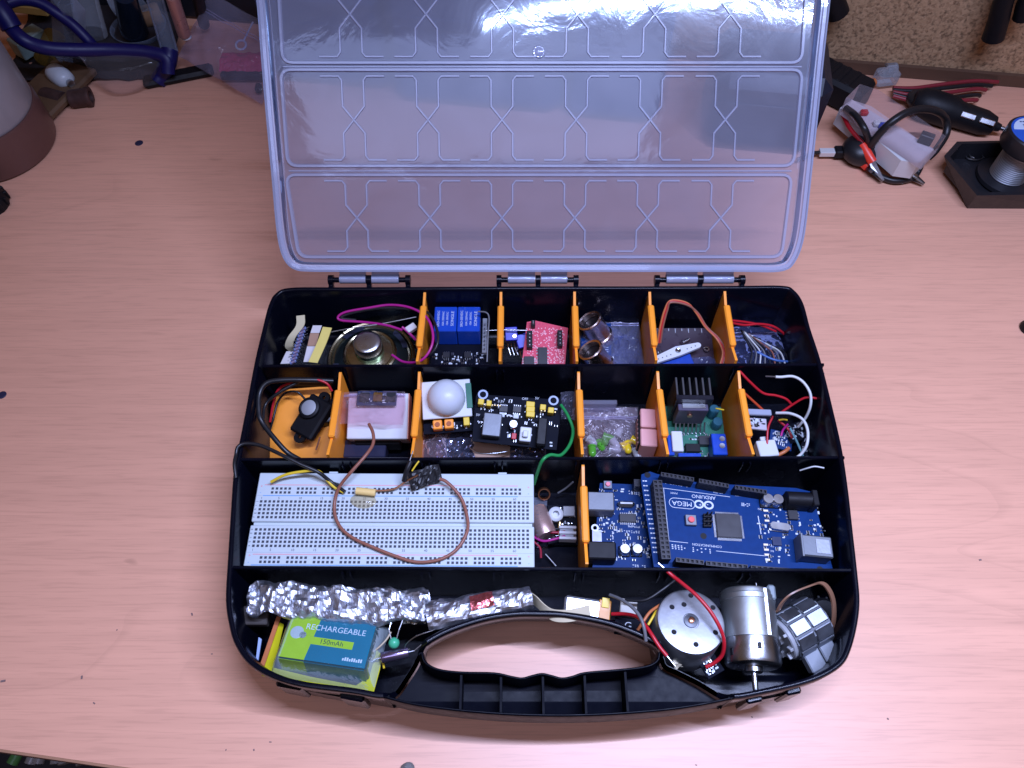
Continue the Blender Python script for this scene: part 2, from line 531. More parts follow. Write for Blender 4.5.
# ================================================================== the organiser case
ZR = 52.0            # rim height
ZF = 4.0             # floor of the compartments
left = [(383,698),(350,693),(300,686.5),(270,677.5),(248,664),(235,646),(229,628),(225,600),(227,560),(229.5,520),(233,470),(237,450),(245,410),(254,362),(262,328),(268,305),(275,293),(290,287)]
back = [(340,286.5),(440,286),(540,285.5),(640,285.5),(740,285)]
right = [(783,285),(795,290),(804,303),(811,328),(822,362),(834,410),(843,450),(849,490),(853.5,530),(858,570),(860.5,600),(858,625),(851.5,650),(843,665),(825,677),(800,686),(765,694),(735,699)]
cutr = [(722,692),(704,681),(684,671),(668,663),(663,652)]
hole_back = [(658,645.5),(630,632.5),(603,623.5),(565,616.8),(540,615.6),(514,616),(484,620.8),(451,631.5),(428,643.5)]
cutl = [(419,652),(414,662),(405,676),(395,690)]
n_side = len(left)
base_px = left + back + right + cutr + hole_back + cutl
lowset = set(range(len(left+back+right+cutr), len(left+back+right+cutr+hole_back)))
pts = []
low = []
base3 = Pw([(x, y, ZR) for x, y in base_px])
cm = catmull(base3, 5, True)
for i in range(len(base_px)):
    for k in range(5):
        pts.append(cm[i*5+k])
        a, b = (1.0 if i in lowset else 0.0), (1.0 if (i+1) % len(base_px) in lowset else 0.0)
        low.append(a + (b-a)*k/5)
N = len(pts)
area = sum(pts[i].x*pts[(i+1) % N].y - pts[(i+1) % N].x*pts[i].y for i in range(N))
sgn = 1 if area > 0 else -1
inw = []
for i in range(N):
    d = (pts[(i+1) % N] - pts[i-1]); d.normalize()
    inw.append(Vector((-d.y, d.x, 0))*sgn)
def loft(mb, rings):
    b = len(mb.v); n = len(rings[0])
    mb.v += [Vector(p) for r in rings for p in r]
    for k in range(len(rings)-1):
        for i in range(n):
            j = (i+1) % n
            mb.f.append([b+k*n+i, b+k*n+j, b+(k+1)*n+j, b+(k+1)*n+i]); mb.m.append(mb.k)
    return b
tightset = set(range(len(left+back+right)-3, len(base_px)-len(cutl)-len(hole_back))) | set(range(len(base_px)-len(cutl), len(base_px))) | {0, 1, 2}
cutset = set(range(len(left+back+right), len(left+back+right+cutr))) | set(range(len(base_px)-len(cutl), len(base_px)))
lowrim = []
tight = []
for i in range(len(base_px)):
    for k in range(5):
        a, b = (1.0 if i in tightset else 0.0), (1.0 if (i+1) % len(base_px) in tightset else 0.0)
        tight.append(a + (b-a)*k/5)
        a, b = (1.0 if i in cutset else 0.0), (1.0 if (i+1) % len(base_px) in cutset else 0.0)
        lowrim.append(a + (b-a)*k/5)
def ring(off, z, offlow=None, zlow=None):
    r = []
    off_in = off
    for i in range(N):
        l = low[i]
        off = off_in if off_in <= 2.6 else 2.6 + (off_in-2.6)*(1-.85*tight[i])
        o = off + ((offlow if offlow is not None else off) - off)*l
        zz = z + ((zlow if zlow is not None else z) - z)*l
        q = pts[i] + inw[i]*o
        if l > 0 and zlow is None and offlow is not None and offlow > 10: q = (pts[i] + inw[i]*off).lerp(Vector((pts[i].x, YLOW, 0)), l)
        if lowrim[i] > 0: zz = zz + (min(zz, 38.5) - zz)*lowrim[i]
        r.append(Vector((q.x, q.y, zz)))
    return r
YLOW = P(540, 596, ZR).y
case = thing('organiser_case', 'open black electronics organiser case with carry handle and milky hinged lid', 'organiser case', (0, 180, 0))
CO = Vector((0, 180, 0))
body = MB()
rings = [ring(7, 1.0, 26), ring(5.5, 1.2, 24), ring(4.4, 6, 3, 29), ring(2.4, 40, 2.2, 40), ring(0.6, 41, 0.6, 44), ring(0.0, 42, 0.0, 45),
         ring(0.0, 50.8), ring(0.5, 51.8), ring(1.2, ZR), ring(2.0, ZR), ring(2.6, 51.6), ring(3.0, 50.6), ring(4.2, 20, 3.4, 36), ring(5.2, 8, 4.2, 32), ring(6.0, 5.4, 6.0, 31), ring(8.0, ZF, 26)]
loft(body, rings)
for r, rev in ((rings[0], True), (rings[-1], False)):
    tri = tessellate_polygon([[Vector((p.x, p.y, 0)) for p in r]])
    body.add(r, [tuple(t) for t in tri])
# guide ribs for the dividers on the row walls are added with each wall below
body_o = body.build('tray_body', BLACK, case, smooth=35, origin=None)
body_o.location = -CO*S

def sub(mb, name, m, parent=case, smooth=35, label=None):
    o = mb.build(name, m, parent, smooth=smooth, label=label)
    o.location = -CO*S
    return o

def wall_line(a, b, za=50.5):
    A, B = P(a[0], a[1], za), P(b[0], b[1], za)
    d = (B-A).normalized(); n = Vector((-d.y, d.x, 0))
    prof = [(-1.5, ZF), (-0.95, za-.6), (-0.5, za), (0.5, za), (0.95, za-.6), (1.5, ZF)]
    mb = MB()
    vs, fs = [], []
    for q in (A, B):
        for o, z in prof:
            p = q + n*o; vs.append((p.x, p.y, z))
    for k in range(5): fs.append((k, k+1, 6+k+1, 6+k))
    fs += [(0,1,2,3,4,5), (11,10,9,8,7,6)]
    mb.add(vs, fs)
    return mb, A, B, d, n
slot_px = {1: [423, 500, 575, 650, 724], 2: [340, 418, 500, 579, 657, 738], 3: [345, 425, 498, 580, 665, 748]}
walls = [((262,365.5),(824,364)), ((238,459),(844.5,457)), ((229,567),(857,570))]
ROWY = []
for i, (a, b) in enumerate(walls):
    mb, A, B, d, n = wall_line(a, b)
    ROWY.append((A, B))
    for sx in (slot_px[min(i+2, 3)]):
        # pairs of little guide ribs on the face towards the camera
        t = (sx - a[0])/(b[0]-a[0])
        q = A.lerp(B, t)
        for s in (-2.0, 2.0):
            c = q + d*s - n*1.3
            mb.T = Matrix.Translation((c.x, c.y, 0)) @ Matrix.Rotation(R(20*(1 if s > 0 else -1)), 4, 'Z')
            mb.box(-0.4, -1.3, 36, 0.4, 1.0, 46.5, 0.3)
            mb.T = Matrix.Identity(4)
    sub(mb, 'partition_wall', BLACK)
# guide ribs on the rear wall
mb = MB()
for sx in slot_px[1]:
    q = P(sx, 287.5, ZR)
    for s in (-2.0, 2.0):
        mb = MB()
        mb.T = Matrix.Translation((q.x+s, q.y-3.8, 0)) @ Matrix.Rotation(R(20*(1 if s > 0 else -1)), 4, 'Z')
        mb.box(-0.4, -1.3, 34, 0.4, 1.4, 46.5, 0.3)
        sub(mb, 'slot_guide', BLACK)

# the handle: a shallow ribbed channel round the front of the grip hole
front_px = [(383,698),(420,706.5),(480,713.5),(540,716.5),(600,715.8),(660,711.5),(700,706),(735,699)]
hole_front = [(658,651.5),(656,660),(644,665.5),(616,668.8),(585,671.5),(572.6,675.2),(562,677),(552,674.5),(542,672.5),(532,674.5),(522,677),(511.7,675.4),(494,671.8),(461,671),(438,668),(426,661),(423,651.5)]
fr3 = catmull(Pw([(x, y, ZR) for x, y in front_px]), 6)
hf3 = catmull(Pw([(x, y, ZR) for x, y in hole_front]), 4)
cr3 = catmull(Pw([(x, y, ZR) for x, y in [(735,699)] + cutr]), 4)
cl3 = catmull(Pw([(x, y, ZR) for x, y in cutl + [(383,698)]]), 4)
loop = fr3[:-1] + cr3 + hf3 + cl3[:-1]
NN = len(loop)
ar = sum(loop[i].x*loop[(i+1) % NN].y - loop[(i+1) % NN].x*loop[i].y for i in range(NN))
sg = 1 if ar > 0 else -1
nin = []
for i in range(NN):
    d = loop[(i+1) % NN] - loop[i-1]; d.z = 0; d.normalize()
    nin.append(Vector((-d.y, d.x, 0))*sg)
nfr, ncr, nhf = len(fr3)-1, len(cr3), len(hf3)
def is_cut(i): return (nfr+2 < i < nfr+ncr-2) or (i > nfr+ncr+nhf+1 and i < NN-2)
def hr(o, z): return [Vector((p.x+q.x*o, p.y+q.y*o, min(z, 34.0) if is_cut(i) else z)) for i, (p, q) in enumerate(zip(loop, nin))]
hm = MB()
rg = [hr(2.0, 27), hr(0.8, 27.5), hr(0.2, 29), hr(0, 51.0), hr(0.25, 51.8), hr(0.6, ZR+.15), hr(0.9, ZR+.15), hr(1.15, 51.7), hr(1.3, 51.0), hr(1.6, 36), hr(2.0, 34.6), hr(3.0, 34)]
loft(hm, rg)
for r in (rg[0], rg[-1]):
    hm.add(r, [tuple(t) for t in tessellate_polygon([[Vector((p.x, p.y, 0)) for p in r]])])
handle = sub(hm, 'handle', HANDLEM, smooth=40)
def on_poly(poly, x):
    best = None
    for a, b in zip(poly, poly[1:]):
        if (a.x-x)*(b.x-x) <= 0 and abs(a.x-b.x) > 1e-6:
            t = (x-a.x)/(b.x-a.x); return a.y + (b.y-a.y)*t
    return None
for px in (461, 501, 543, 585, 626):
    x = P(px, 690, 48).x
    y1 = on_poly(hf3, x); y0 = on_poly(fr3, x)
    mb = MB(); mb.box(x-.55, y0+1.0, 34.2, x+.55, y1-1.0, 49.5)
    o = mb.build('handle_rib', RIBBLACK, handle)
# latch lugs below the front rim
for (ax, ay, bx, by) in ((272,677,362,694), (750,696,806,684)):
    A, B = P(ax, ay, 52), P(bx, by, 52)
    d = (B-A).normalized(); n = Vector((d.y, -d.x, 0))
    ln = (B-A).length
    mb = MB(); mb.T = Matrix(((d.x, n.x, 0, A.x), (d.y, n.y, 0, A.y), (0, 0, 1, 0), (0, 0, 0, 1)))
    mb.box(0, -1, 22, ln*.3, 2.6, 44, 1.0); mb.box(ln*.72, -1, 22, ln, 2.6, 44, 1.0); mb.box(ln*.3, -1, 22, ln*.72, 1.2, 36, .6)
    sub(mb, 'latch_catch', BLACK)

# ------------------------------------------------------------------ hinges and the lid
HQ = Vector((0, P(540, 279, 53).y, 53.0))        # hinge line
ELEV = 42.0
lm = Matrix.Translation(HQ) @ Matrix.Rotation(R(ELEV), 4, 'X')    # local y runs up the lid, local z faces the camera
class LidFrame(Frame):
    def __init__(self):
        self.o = HQ; self.x = Vector((1,0,0)); self.y = Vector((0, math.cos(R(ELEV)), math.sin(R(ELEV)))); self.z = Vector((0, -math.sin(R(ELEV)), math.cos(R(ELEV)))); self.m = lm
LF = LidFrame()
lid = bpy.data.objects.new('lid', None); COL.objects.link(lid); lid.parent = case
lid['label'] = 'raised milky translucent lid with raised rib patterns'
ml = Matrix.Translation(-CO) @ lm
lid.matrix_local = mscaled(ml)
lp = [(260.5,0),(265.5,60),(270.5,120),(276,180),(280,225),(284,249),(290.5,263),(300,269.5),(314,271)] + [(x, 271.2) for x in range(350, 741, 65)]
rp_ = [(768,271.5),(781,269.5),(788.5,264),(796,249),(801,225),(807,170),(813.5,110),(818.5,60),(825,0)]
L1 = [LF.uv(*p) for p in lp]; R1 = [LF.uv(*p) for p in rp_]
top = [(174, 200),(170,222),(150,236),(95,246),(0,250),(-95,246),(-150,236),(-168,222),(-172,200)]
outl = [Vector((x, y, 0)) for x, y in L1 + R1 + top]
oc = catmull(outl, 5, True)
NL = len(oc)
arl = sum(oc[i].x*oc[(i+1) % NL].y - oc[(i+1) % NL].x*oc[i].y for i in range(NL))
sl = 1 if arl > 0 else -1
nl = []
for i in range(NL):
    d = oc[(i+1) % NL] - oc[i-1]; d.normalize(); nl.append(Vector((-d.y, d.x, 0))*sl)
def lr(o, z): return [Vector((p.x+q.x*o, p.y+q.y*o, z)) for p, q in zip(oc, nl)]
pm = MB()
sheet = lr(5.5, 0)
pm.add(sheet, [tuple(t) for t in tessellate_polygon([[Vector((p.x, p.y, 0)) for p in sheet]])])
pm.build('lid_panel', LIDM, lid, smooth=40)
sk = MB()
loft(sk, [lr(5.5, 0), lr(4.6, 1.0), lr(4.2, 6.5), lr(0.4, 7.0), lr(0, 7.6), lr(0.0, 9.0), lr(1.0, 9.2), lr(1.3, 8.4), lr(3.2, 8.2), lr(3.4, 7.8)])
sk.build('lid_rim', LIDR, lid, smooth=40)
def strip(mb, pts, wdt, hgt, closed=False):
    p = [Vector((x, y, 0)) for x, y in pts]; n = len(p)
    vs, fs = [], []
    for i in range(n):
        a = p[i-1] if (closed or i > 0) else p[i]; b = p[(i+1) % n] if (closed or i < n-1) else p[i]
        d = (b-a); d.normalize(); q = Vector((-d.y, d.x, 0))
        for o, z in ((-wdt/2, 0.15), (-wdt/2*.6, hgt), (wdt/2*.6, hgt), (wdt/2, 0.15)):
            v = p[i] + q*o; vs.append((v.x, v.y, z))
    for i in range(n if closed else n-1):
        j = (i+1) % n
        for k in range(3): fs.append((i*4+k, i*4+k+1, j*4+k+1, j*4+k))
    mb.add(vs, fs)
rows_px = [  # (y top, y bottom, x left top, x left bottom, x right top, x right bottom)
    (70, 166, 281, 288, 802, 793), (175, 257, 286, 299, 791.5, 781), (-40, 63, 277, 283, 808, 801)]
def rrect(c, rad, n=5):
    out = []
    for i in range(4):
        p0, p1, p2 = Vector(c[i-1]), Vector(c[i]), Vector(c[(i+1) % 4])
        a = (p0-p1).normalized(); b = (p2-p1).normalized()
        for k in range(n+1):
            t = k/n
            q0 = p1 + a*rad; q2 = p1 + b*rad
            out.append(((1-t)**2*q0 + 2*t*(1-t)*p1 + t*t*q2))
    return [(v.x, v.y) for v in out]
xs_rows = [[354, 428, 502, 576, 650, 725], [357, 430, 502, 574.5, 647, 720.5], [350, 426, 502.5, 577.5, 655, 730.5]]
for (yt, yb, xlt, xlb, xrt, xrb), xs in zip(rows_px, xs_rows):
    c = [LF.uv(xlt, yt), LF.uv(xlb, yb), LF.uv(xrb, yb), LF.uv(xrt, yt)]
    mb = MB(); strip(mb, rrect(c, 6.5), 2.5, 1.6, True)
    mb.build('panel_frame', LIDR, lid)
    t = (xrt-xlt)/(xrb-xlb)
    top_s, bot_s = c[0][1], c[1][1]
    for x in xs:
        cx, cy = LF.uv(x, (yt+yb)/2 + (2 if yt > 0 else 3))
        hw = 6.7
        a, b = top_s-3.6, bot_s+3.6
        mid = cy
        mb = MB()
        for sgx in (-1, 1):
            strip(mb, [(cx+sgx*(hw+13), a), (cx+sgx*(hw+2), a), (cx+sgx*hw, a-2.5), (cx+sgx*hw, mid+8), (cx-sgx*hw, mid-8), (cx-sgx*hw, b+2.5), (cx-sgx*(hw+2), b), (cx-sgx*(hw+13), b)], 1.5, 0.9)
        mb.build('cross_rib', LIDR, lid)
# the fourth row, mostly above the picture
mb = MB(); s0 = LF.uv(540, -52)[1]
strip(mb, rrect([(-140, 226), (-150, s0), (150, s0), (140, 226)], 9), 1.9, 1.6, True)
mb.build('panel_frame', LIDR, lid)
# grooves between the rows
for y in (67, 171):
    a, b = LF.uv(283 if y < 100 else 289, y), LF.uv(801 if y < 100 else 791, y)
    mb = MB(); strip(mb, [a, ((a[0]+b[0])/2, (a[1]+b[1])/2), b], 1.2, 0.9)
    mb.build('groove_ridge', LIDR, lid)
# moulding mark
mx_, my_ = LF.uv(539, 52)
mb = MB(); mb.lathe([(0, .9), (2.2, 1.0), (2.8, 0.6), (3.4, 0.7), (3.8, 0.1)], 18, (mx_, my_, 0))
mb.build('moulding_mark', LIDR, lid, smooth=50)
# hinge barrels (lid) and knuckles (tray)
for (x0, xm, x1) in ((331, 369, 408), (499, 538, 576), (657, 700, 742)):
    for k, x in enumerate((x0, xm, x1)):
        q = P(x, 279.5, 53)
        mb = MB()
        mb.box(q.x-1.5, q.y-6.5, 40, q.x+1.5, q.y-2.0, 51.5, .4)
        mb.lathe([(0, -1.6), (3.2, -1.6), (3.2, 1.6), (0, 1.6)], 14, (q.x, q.y, 52.6), 'x')
        mb.box(q.x-1.4, q.y-4.5, 47, q.x+1.4, q.y-1.0, 52, .4)
        dx = {0: 3.6, 1: 0, 2: -3.6}[k]
        if dx: mb.lathe([(0, -2.9), (1.7, -2.9), (1.7, 2.9), (0, 2.9)], 10, (q.x+dx, q.y, 52.6), 'x')
        sub(mb, 'hinge_knuckle', BLACK, smooth=40)
    for a, b in ((x0+9, xm-3), (xm+3, x1-9)):
        A, B = P(a, 279.5, 53), P(b, 279.5, 53)
        mb = MB(); L_ = (B.x-A.x)/2
        mb.lathe([(0, -L_), (3.0, -L_), (3.0, L_), (0, L_)], 16, ((A.x+B.x)/2, 0, 0), 'x')
        mb.box(A.x, 0, -1.4, B.x, LF.uv(a, 270)[1]+2, 1.2)
        mb.build('hinge_barrel', LIDR, lid, smooth=40)

# ------------------------------------------------------------------ the orange dividers
def divider(px_top, row, label):
    """plate standing in its slots between two row walls"""
    ytops = {1: (288.5, 362.5), 2: (371, 456), 3: (463, 566)}
    A0, A1 = {1: (None, ROWY[0]), 2: (ROWY[0], ROWY[1]), 3: (ROWY[1], ROWY[2])}[row]
    q = P(px_top[0], px_top[1], 49.5)
    q1 = P(px_top[2], px_top[3], 49.5)
    d = (q - q1); L_ = d.length; d.normalize()
    ang = math.degrees(math.atan2(d.y, d.x))
    t = thing('orange_divider', label, 'divider', at(q1.x, q1.y, ZF+.4, ang), 'orange dividers standing in the slots of the case')
    h = 49.5 - ZF - .4
    mb = MB()
    # profile along its length: pointed ears at both ends, thick grip bead in the middle of the top edge
    prof = [(1.5, 0), (L_-1.5, 0), (L_, 4), (L_, h-8), (L_-.5, h), (L_-1.5, h), (L_*.78, h-3.2), (L_*.22, h-3.2), (1.5, h), (.5, h), (0, h-8), (0, 4)]
    n = len(prof)
    th = 0.8
    vs = [(x, -th, z) for x, z in prof] + [(x, th, z) for x, z in prof]
    tri = tessellate_polygon([[Vector((x, z, 0)) for x, z in prof]])
    fs = [tuple(k) for k in tri] + [tuple(n+i for i in reversed(k)) for k in tri] + [(i, (i+1) % n, n+(i+1) % n, n+i) for i in range(n)]
    mb.add(vs, fs)
    mb.build('plate', ORANGE, t)
    mb = MB()
    mb.box(L_*.22, -2.0, h-5.2, L_*.78, 2.0, h-.2, .8)
    mb.build('grip_bead', ORANGE, t)
    return t
dv1 = [((425,289.5,417,362), 'first orange divider from the left in the rear row, beside the loudspeaker'),
       ((501,289.5,500,362), 'orange divider in the rear row between the twin relays and the red board'),
       ((574.5,289.5,577,362), 'orange divider in the rear row between the red board and the twin eyed sensor'),
       ((649.5,289,656.5,361), 'orange divider in the rear row left of the white servo horn'),
       ((724.5,289,736.5,361), 'orange divider in the rear row right of the white servo horn')]
for p, l in dv1: divider(p, 1, l)
dv2 = [((340.5,371.5,327.5,455.5), 'orange divider in the second row beside the black buzzer'),
       ((419.5,371,412,455), 'orange divider in the second row left of the white domed sensor'),
       ((578.5,371,582.5,455), 'orange divider in the second row right of the green wire'),
       ((657.5,370.5,668,455), 'orange divider in the second row left of the black heat sink'),
       ((738.5,370,753.5,455), 'orange divider in the second row right of the blue screw terminals')]
for p, l in dv2: divider(p, 2, l)
divider((583,464,587,565), 3, 'orange divider in the third row between breadboard and blue boards')
# ================================================================== builders for small things
def ribbon(mb, path, wvec, th=0.15, n=6):
    p = catmull(path, n); wv = Vector(wvec)
    vs, fs = [], []
    for i, q in enumerate(p):
        d = (p[min(i+1, len(p)-1)] - p[max(i-1, 0)]).normalized()
        nn = d.cross(wv).normalized()*th
        for a, s in ((0, 1), (1, 1), (1, -1), (0, -1)): vs.append(q + wv*a + nn*s)
    for i in range(len(p)-1):
        for k in range(4): fs.append((i*4+k, i*4+(k+1) % 4, i*4+4+(k+1) % 4, i*4+4+k))
    e = (len(p)-1)*4
    fs += [(0,1,2,3), (e+3,e+2,e+1,e)]
    mb.add(vs, fs)

def smd(parent, w, h, n, seed, m=None, z=0.0, x0=0.0, y0=0.0, avoid=(), smax=2.2):
    """the sprinkle of tiny soldered parts on a board, too small to pick apart"""
    rnd = random.Random(seed)
    mb = MB()
    for i in range(n):
        x, y = x0 + rnd.uniform(1, w-2), y0 + rnd.uniform(1, h-2)
        if any(a <= x <= c and b <= y <= d for a, b, c, d in avoid): continue
        sx, sy = rnd.uniform(.6, smax), rnd.uniform(.5, 1.2)
        if rnd.random() < .5: sx, sy = sy, sx
        mb.k = 0 if rnd.random() < .55 else 1
        hh = rnd.uniform(.3, .9)
        mb.box(x, y, z, x+sx, y+sy, z+hh)
        if mb.k == 0:
            mb.k = 2
            mb.box(x-.35, y-.05, z, x, y+sy+.05, z+hh*.8); mb.box(x+sx, y-.05, z, x+sx+.35, y+sy+.05, z+hh*.8)
    o = mb.build('surface_components', [DARK, INK, CHROME], parent)
    o['kind'] = 'stuff'
    return o

def pins(mb, x0, y0, dx, dy, n, z0, z1, w=0.64):
    for i in range(n):
        x, y = x0+dx*i, y0+dy*i
        mb.box(x-w/2, y-w/2, z0, x+w/2, y+w/2, z1)

def chip(parent, cx, cy, sx, sy, h, npin, z=0.0, m=None, side='y', name='chip'):
    mb = MB(); mb.cbox(cx, cy, z+.25, sx, sy, h, .2)
    mb.k = 1
    for i in range(npin):
        t = (i+.5)/npin - .5
        if 'y' in side:
            x = cx + t*sx*.94
            for s in (-1, 1):
                mb.box(x-.28, cy+s*sy/2-(1.1 if s < 0 else 0), z+.05, x+.28, cy+s*sy/2+(1.1 if s > 0 else 0), z+.45)
        if 'x' in side:
            y = cy + t*sy*.94
            for s in (-1, 1):
                mb.box(cx+s*sx/2-(1.1 if s < 0 else 0), y-.28, z+.05, cx+s*sx/2+(1.1 if s > 0 else 0), y+.28, z+.45)
    return mb.build(name, [m or DGREY, CHROME], parent)

def can(parent, cx, cy, r, h, z=0.0, name='capacitor'):
    mb = MB(); mb.cbox(cx, cy, z, r*2.1, r*2.1, 1.0, .4); mb.k = 1
    mb.lathe([(r, 1.0), (r, h-.5), (r-.4, h)], 18, (cx, cy, z))
    mb.lathe([(0, h+.02), (r-.4, h+.02)], 18, (cx, cy, z), cap=False)
    mb.k = 2
    seg = [(cx + r*.98*math.cos(a), cy + r*.98*math.sin(a)) for a in [R(-40+80*i/6) for i in range(7)]]
    return mb.build(name, [DARK, CHROME], parent, smooth=40)

def button(parent, cx, cy, s, z, capmat, name='push_button'):
    mb = MB(); mb.cbox(cx, cy, z, s, s, 2.2, .3)
    o = mb.build(name, DULLM if capmat is not WHITE else GREY, parent)
    mb = MB(); mb.lathe([(s*.29, 2.2), (s*.29, 3.2), (s*.24, 3.5)], 16, (cx, cy, z))
    mb.build('button_cap', capmat, o, smooth=40)
    return o

def header(parent, cx, cy, nx, ny, h, z=0.0, pitch=2.54, name='header_socket'):
    """female pin header with real holes in its top"""
    w_, d_ = nx*pitch, ny*pitch
    mb = MB()
    mb.cbox(cx, cy, z, w_, d_, h)
    # raised grid between the holes
    t = .72
    for i in range(nx+1):
        x = cx - w_/2 + i*pitch
        mb.box(max(x-t, cx-w_/2), cy-d_/2, z+h+.01, min(x+t, cx+w_/2), cy+d_/2, z+h+.9)
    mb.k = 1
    for j in range(ny+1):
        y = cy - d_/2 + j*pitch
        mb.box(cx-w_/2, max(y-t, cy-d_/2), z+h+.02, cx+w_/2, min(y+t, cy+d_/2), z+h+.88)
    return mb.build(name, [DGREY, DGREY], parent)

def crumpled(nu, nv, prof, seed, amp, freq):
    """faceted foil skin: prof(u, v) gives the smooth place, noise creases it"""
    def fn(u, v):
        p = Vector(prof(u, v)); q = p*freq + Vector((seed*7.3, seed*3.1, seed*1.7))
        d = noise.noise_vector(q*1.1)*1.3 + noise.noise_vector(q*2.7)*.55 + noise.noise_vector(q*5.1)*.22
        ridge = abs(noise.noise(q*2.3))
        return p + Vector((d.x*.35, d.y*.7, d.z*1.2))*amp - Vector((0, 0, 1))*ridge*amp*.9
    return fn

def zip_bag(name, label, frame, w_, h_, thick, filmm, seed, group=None, seal=True, sealy=0.9, cat='zip bag', nx=40, ny=36, amp=1.2):
    """a little clear bag: two skins that belly out, a zip seal across its mouth"""
    t = thing(name, label, cat, frame, group)
    def skin(top):
        def fn(u, v):
            e = (math.sin(math.pi*u)**.5)*(math.sin(math.pi*min(1, v/sealy*.97+.015))**.5 if v < sealy else 0)
            q = Vector((u*w_*.09+seed, v*h_*.09, 1.3 if top else 5))
            nz = noise.noise(q) + .6*noise.noise(q*2.6) + 1.1*(1-min(1,abs(noise.noise(q*1.9))*3.2))**2 - .5*abs(noise.noise(q*4.2))
            wob = Vector((noise.noise(q*.8+Vector((3,0,0)))*1.4, noise.noise(q*.8+Vector((0,7,0)))*1.4, 0))
            z = (thick*e + nz*amp*(.4+e)) if top else (-.3 + nz*.3*e)
            if top and v >= sealy: z = nz*amp*.5 + .3
            return (u*w_ + wob.x, v*h_ + wob.y, z)
        return fn
    mb = MB(); mb.grid(nx, ny, skin(True)); mb.build('front_film', filmm, t, smooth=70)
    mb = MB(); mb.grid(10, 9, skin(False)); mb.build('back_film', filmm, t, smooth=70)
    if seal:
        f = skin(True)
        for dv in (0.0, 0.035):
            mb = MB(); mb.tube([Vector(f(i/14, sealy+.012+dv)) + Vector((0,0,.25)) for i in range(15)], .45, 5)
            mb.build('zip_seal', MATS.get('seal_film') or film('seal_film', (.75,.72,.9), .45, .15, .1), t, smooth=60)
    return t
CLEAR = film('clear_film', (.72, .74, .98), 0.22, .12, .9, 60)
PINKF = film('pink_film', (.92, .72, .80), 0.14, .12, 1.0, 60)
ANTIS = mat('antistatic_film', (0.16, 0.17, 0.26), 0.14, 0.75, var=.5, nscale=160, bump=.5, bscale=160)
FOIL = mat('foil', (0.60, 0.63, 0.70), 0.42, 1.0, var=.06, nscale=300, bump=.3, bscale=500)
# ================================================================== rear row
# --- taped resistors
t = thing('resistor_strip', 'short run of resistors held between cream and yellow paper tapes', 'resistor strip', P(300, 350, 22))
o3 = P(300, 350, 22)
PAPER = mat('paper_tape', (0.62, 0.54, 0.34), .7); PAPERY = mat('yellow_tape', (0.74, 0.60, 0.16), .6); PAPERW = mat('white_tape', (0.60, 0.56, 0.55), .7); PAPERB = mat('brown_tape', (0.38, 0.22, 0.14), .7)
for path, wv, m in (([(296.5,316,39),(296,326,37),(288,337,33),(285,346,27),(289,351,22)], (5.6,0,1), PAPER),
                    ([(286.5,351.5,28),(280.5,364,26)], (6,0,0.5), PAPERW),
                    ([(313,325.5,36),(310.5,333,34)], (5.8,0,0), PAPERW), ([(310.3,333.3,34),(307.5,346,31)], (5.8,0,0), PAPERB), ([(307.2,346.4,31),(303.5,362,28)], (5.8,0,0), PAPERW),
                    ([(323,327,37),(317.5,342,36),(308.5,362,32)], (6.0,-1.2,0.6), PAPERY)):
    mb = MB(); ribbon(mb, [p - o3 for p in Pw(path)], wv, .25)
    mb.build('paper_tape', m, t)
rb = MB(); rb.tube([(-4.2,0,0),(4.2,0,0)], .28, 5); rb.k = 1
rb.lathe([(0,-2.2),(1.1,-2.1),(1.25,-1.5),(1.0,-.8),(1.0,.8),(1.25,1.5),(1.1,2.1),(0,2.2)], 8, (0,0,0), 'x'); rb.k = 2
for x in (-.9, -.1, .7): rb.lathe([(1.04,x),(1.04,x+.35)], 8, (0,0,0), 'x', cap=False)
proto = None
for i in range(11):
    k = i/10
    c = P(303-10*k, 329+33*k, 35-9*k) - o3
    M_ = Matrix.Translation(c) @ Matrix.Rotation(R(24+6*math.sin(i*2.1)), 4, 'Z')
    if proto is None:
        proto = rb.build('resistor', [CHROME, mat('resistor_body', (.10,.13,.28), .4), W_BRN], t, smooth=50); proto.matrix_local = mscaled(M_)
    else: share(proto, t, M_)

# --- loudspeaker
c = P(371, 350, 20); cy = 281.0
t = thing('loudspeaker', 'small round loudspeaker lying with its shiny magnet cap up', 'loudspeaker', (c.x, cy, 15))
RIM = mat('gilt_steel', (0.50, 0.44, 0.28), .25, 1.0, nscale=40)
mb = MB(); mb.lathe([(29,0),(29,1.6),(28.2,2.2),(27.2,1.6),(26.4,2.3),(25.4,1.2),(24.5,1.4)], 48); mb.build('rim', RIM, t, smooth=40)
mb = MB()
mb.lathe([(25.6,1.0),(23.8,1.6),(20,5.5),(17.4,6.5)], 48, cap=False)
mb.build('basket', mat('dark_basket', (0.055,.08,.085), .22, .85, nscale=30), t, smooth=50)
for a in (35, 125, 215, 305):
    mb = MB(); mb.prism([(19.2*math.cos(R(a+s*d)) if k else 25*math.cos(R(a+s*d)), 19.2*math.sin(R(a+s*d)) if k else 25*math.sin(R(a+s*d))) for s, d, k in ((-1,20,0),(-.5,20,0),(.5,20,0),(1,20,0),(.8,20,1),(-.8,20,1))], 3.2, 4.0)
    mb.build('basket_opening', mat('cone_dark', (.01,.012,.03), .6), t)
mb = MB(); mb.lathe([(17.6,6.0),(17.6,7.6),(16.6,8.2),(15.6,7.6),(14.8,8.6),(13,8.8),(0,8.8)], 40); mb.build('top_plate', RIM, t, smooth=40)
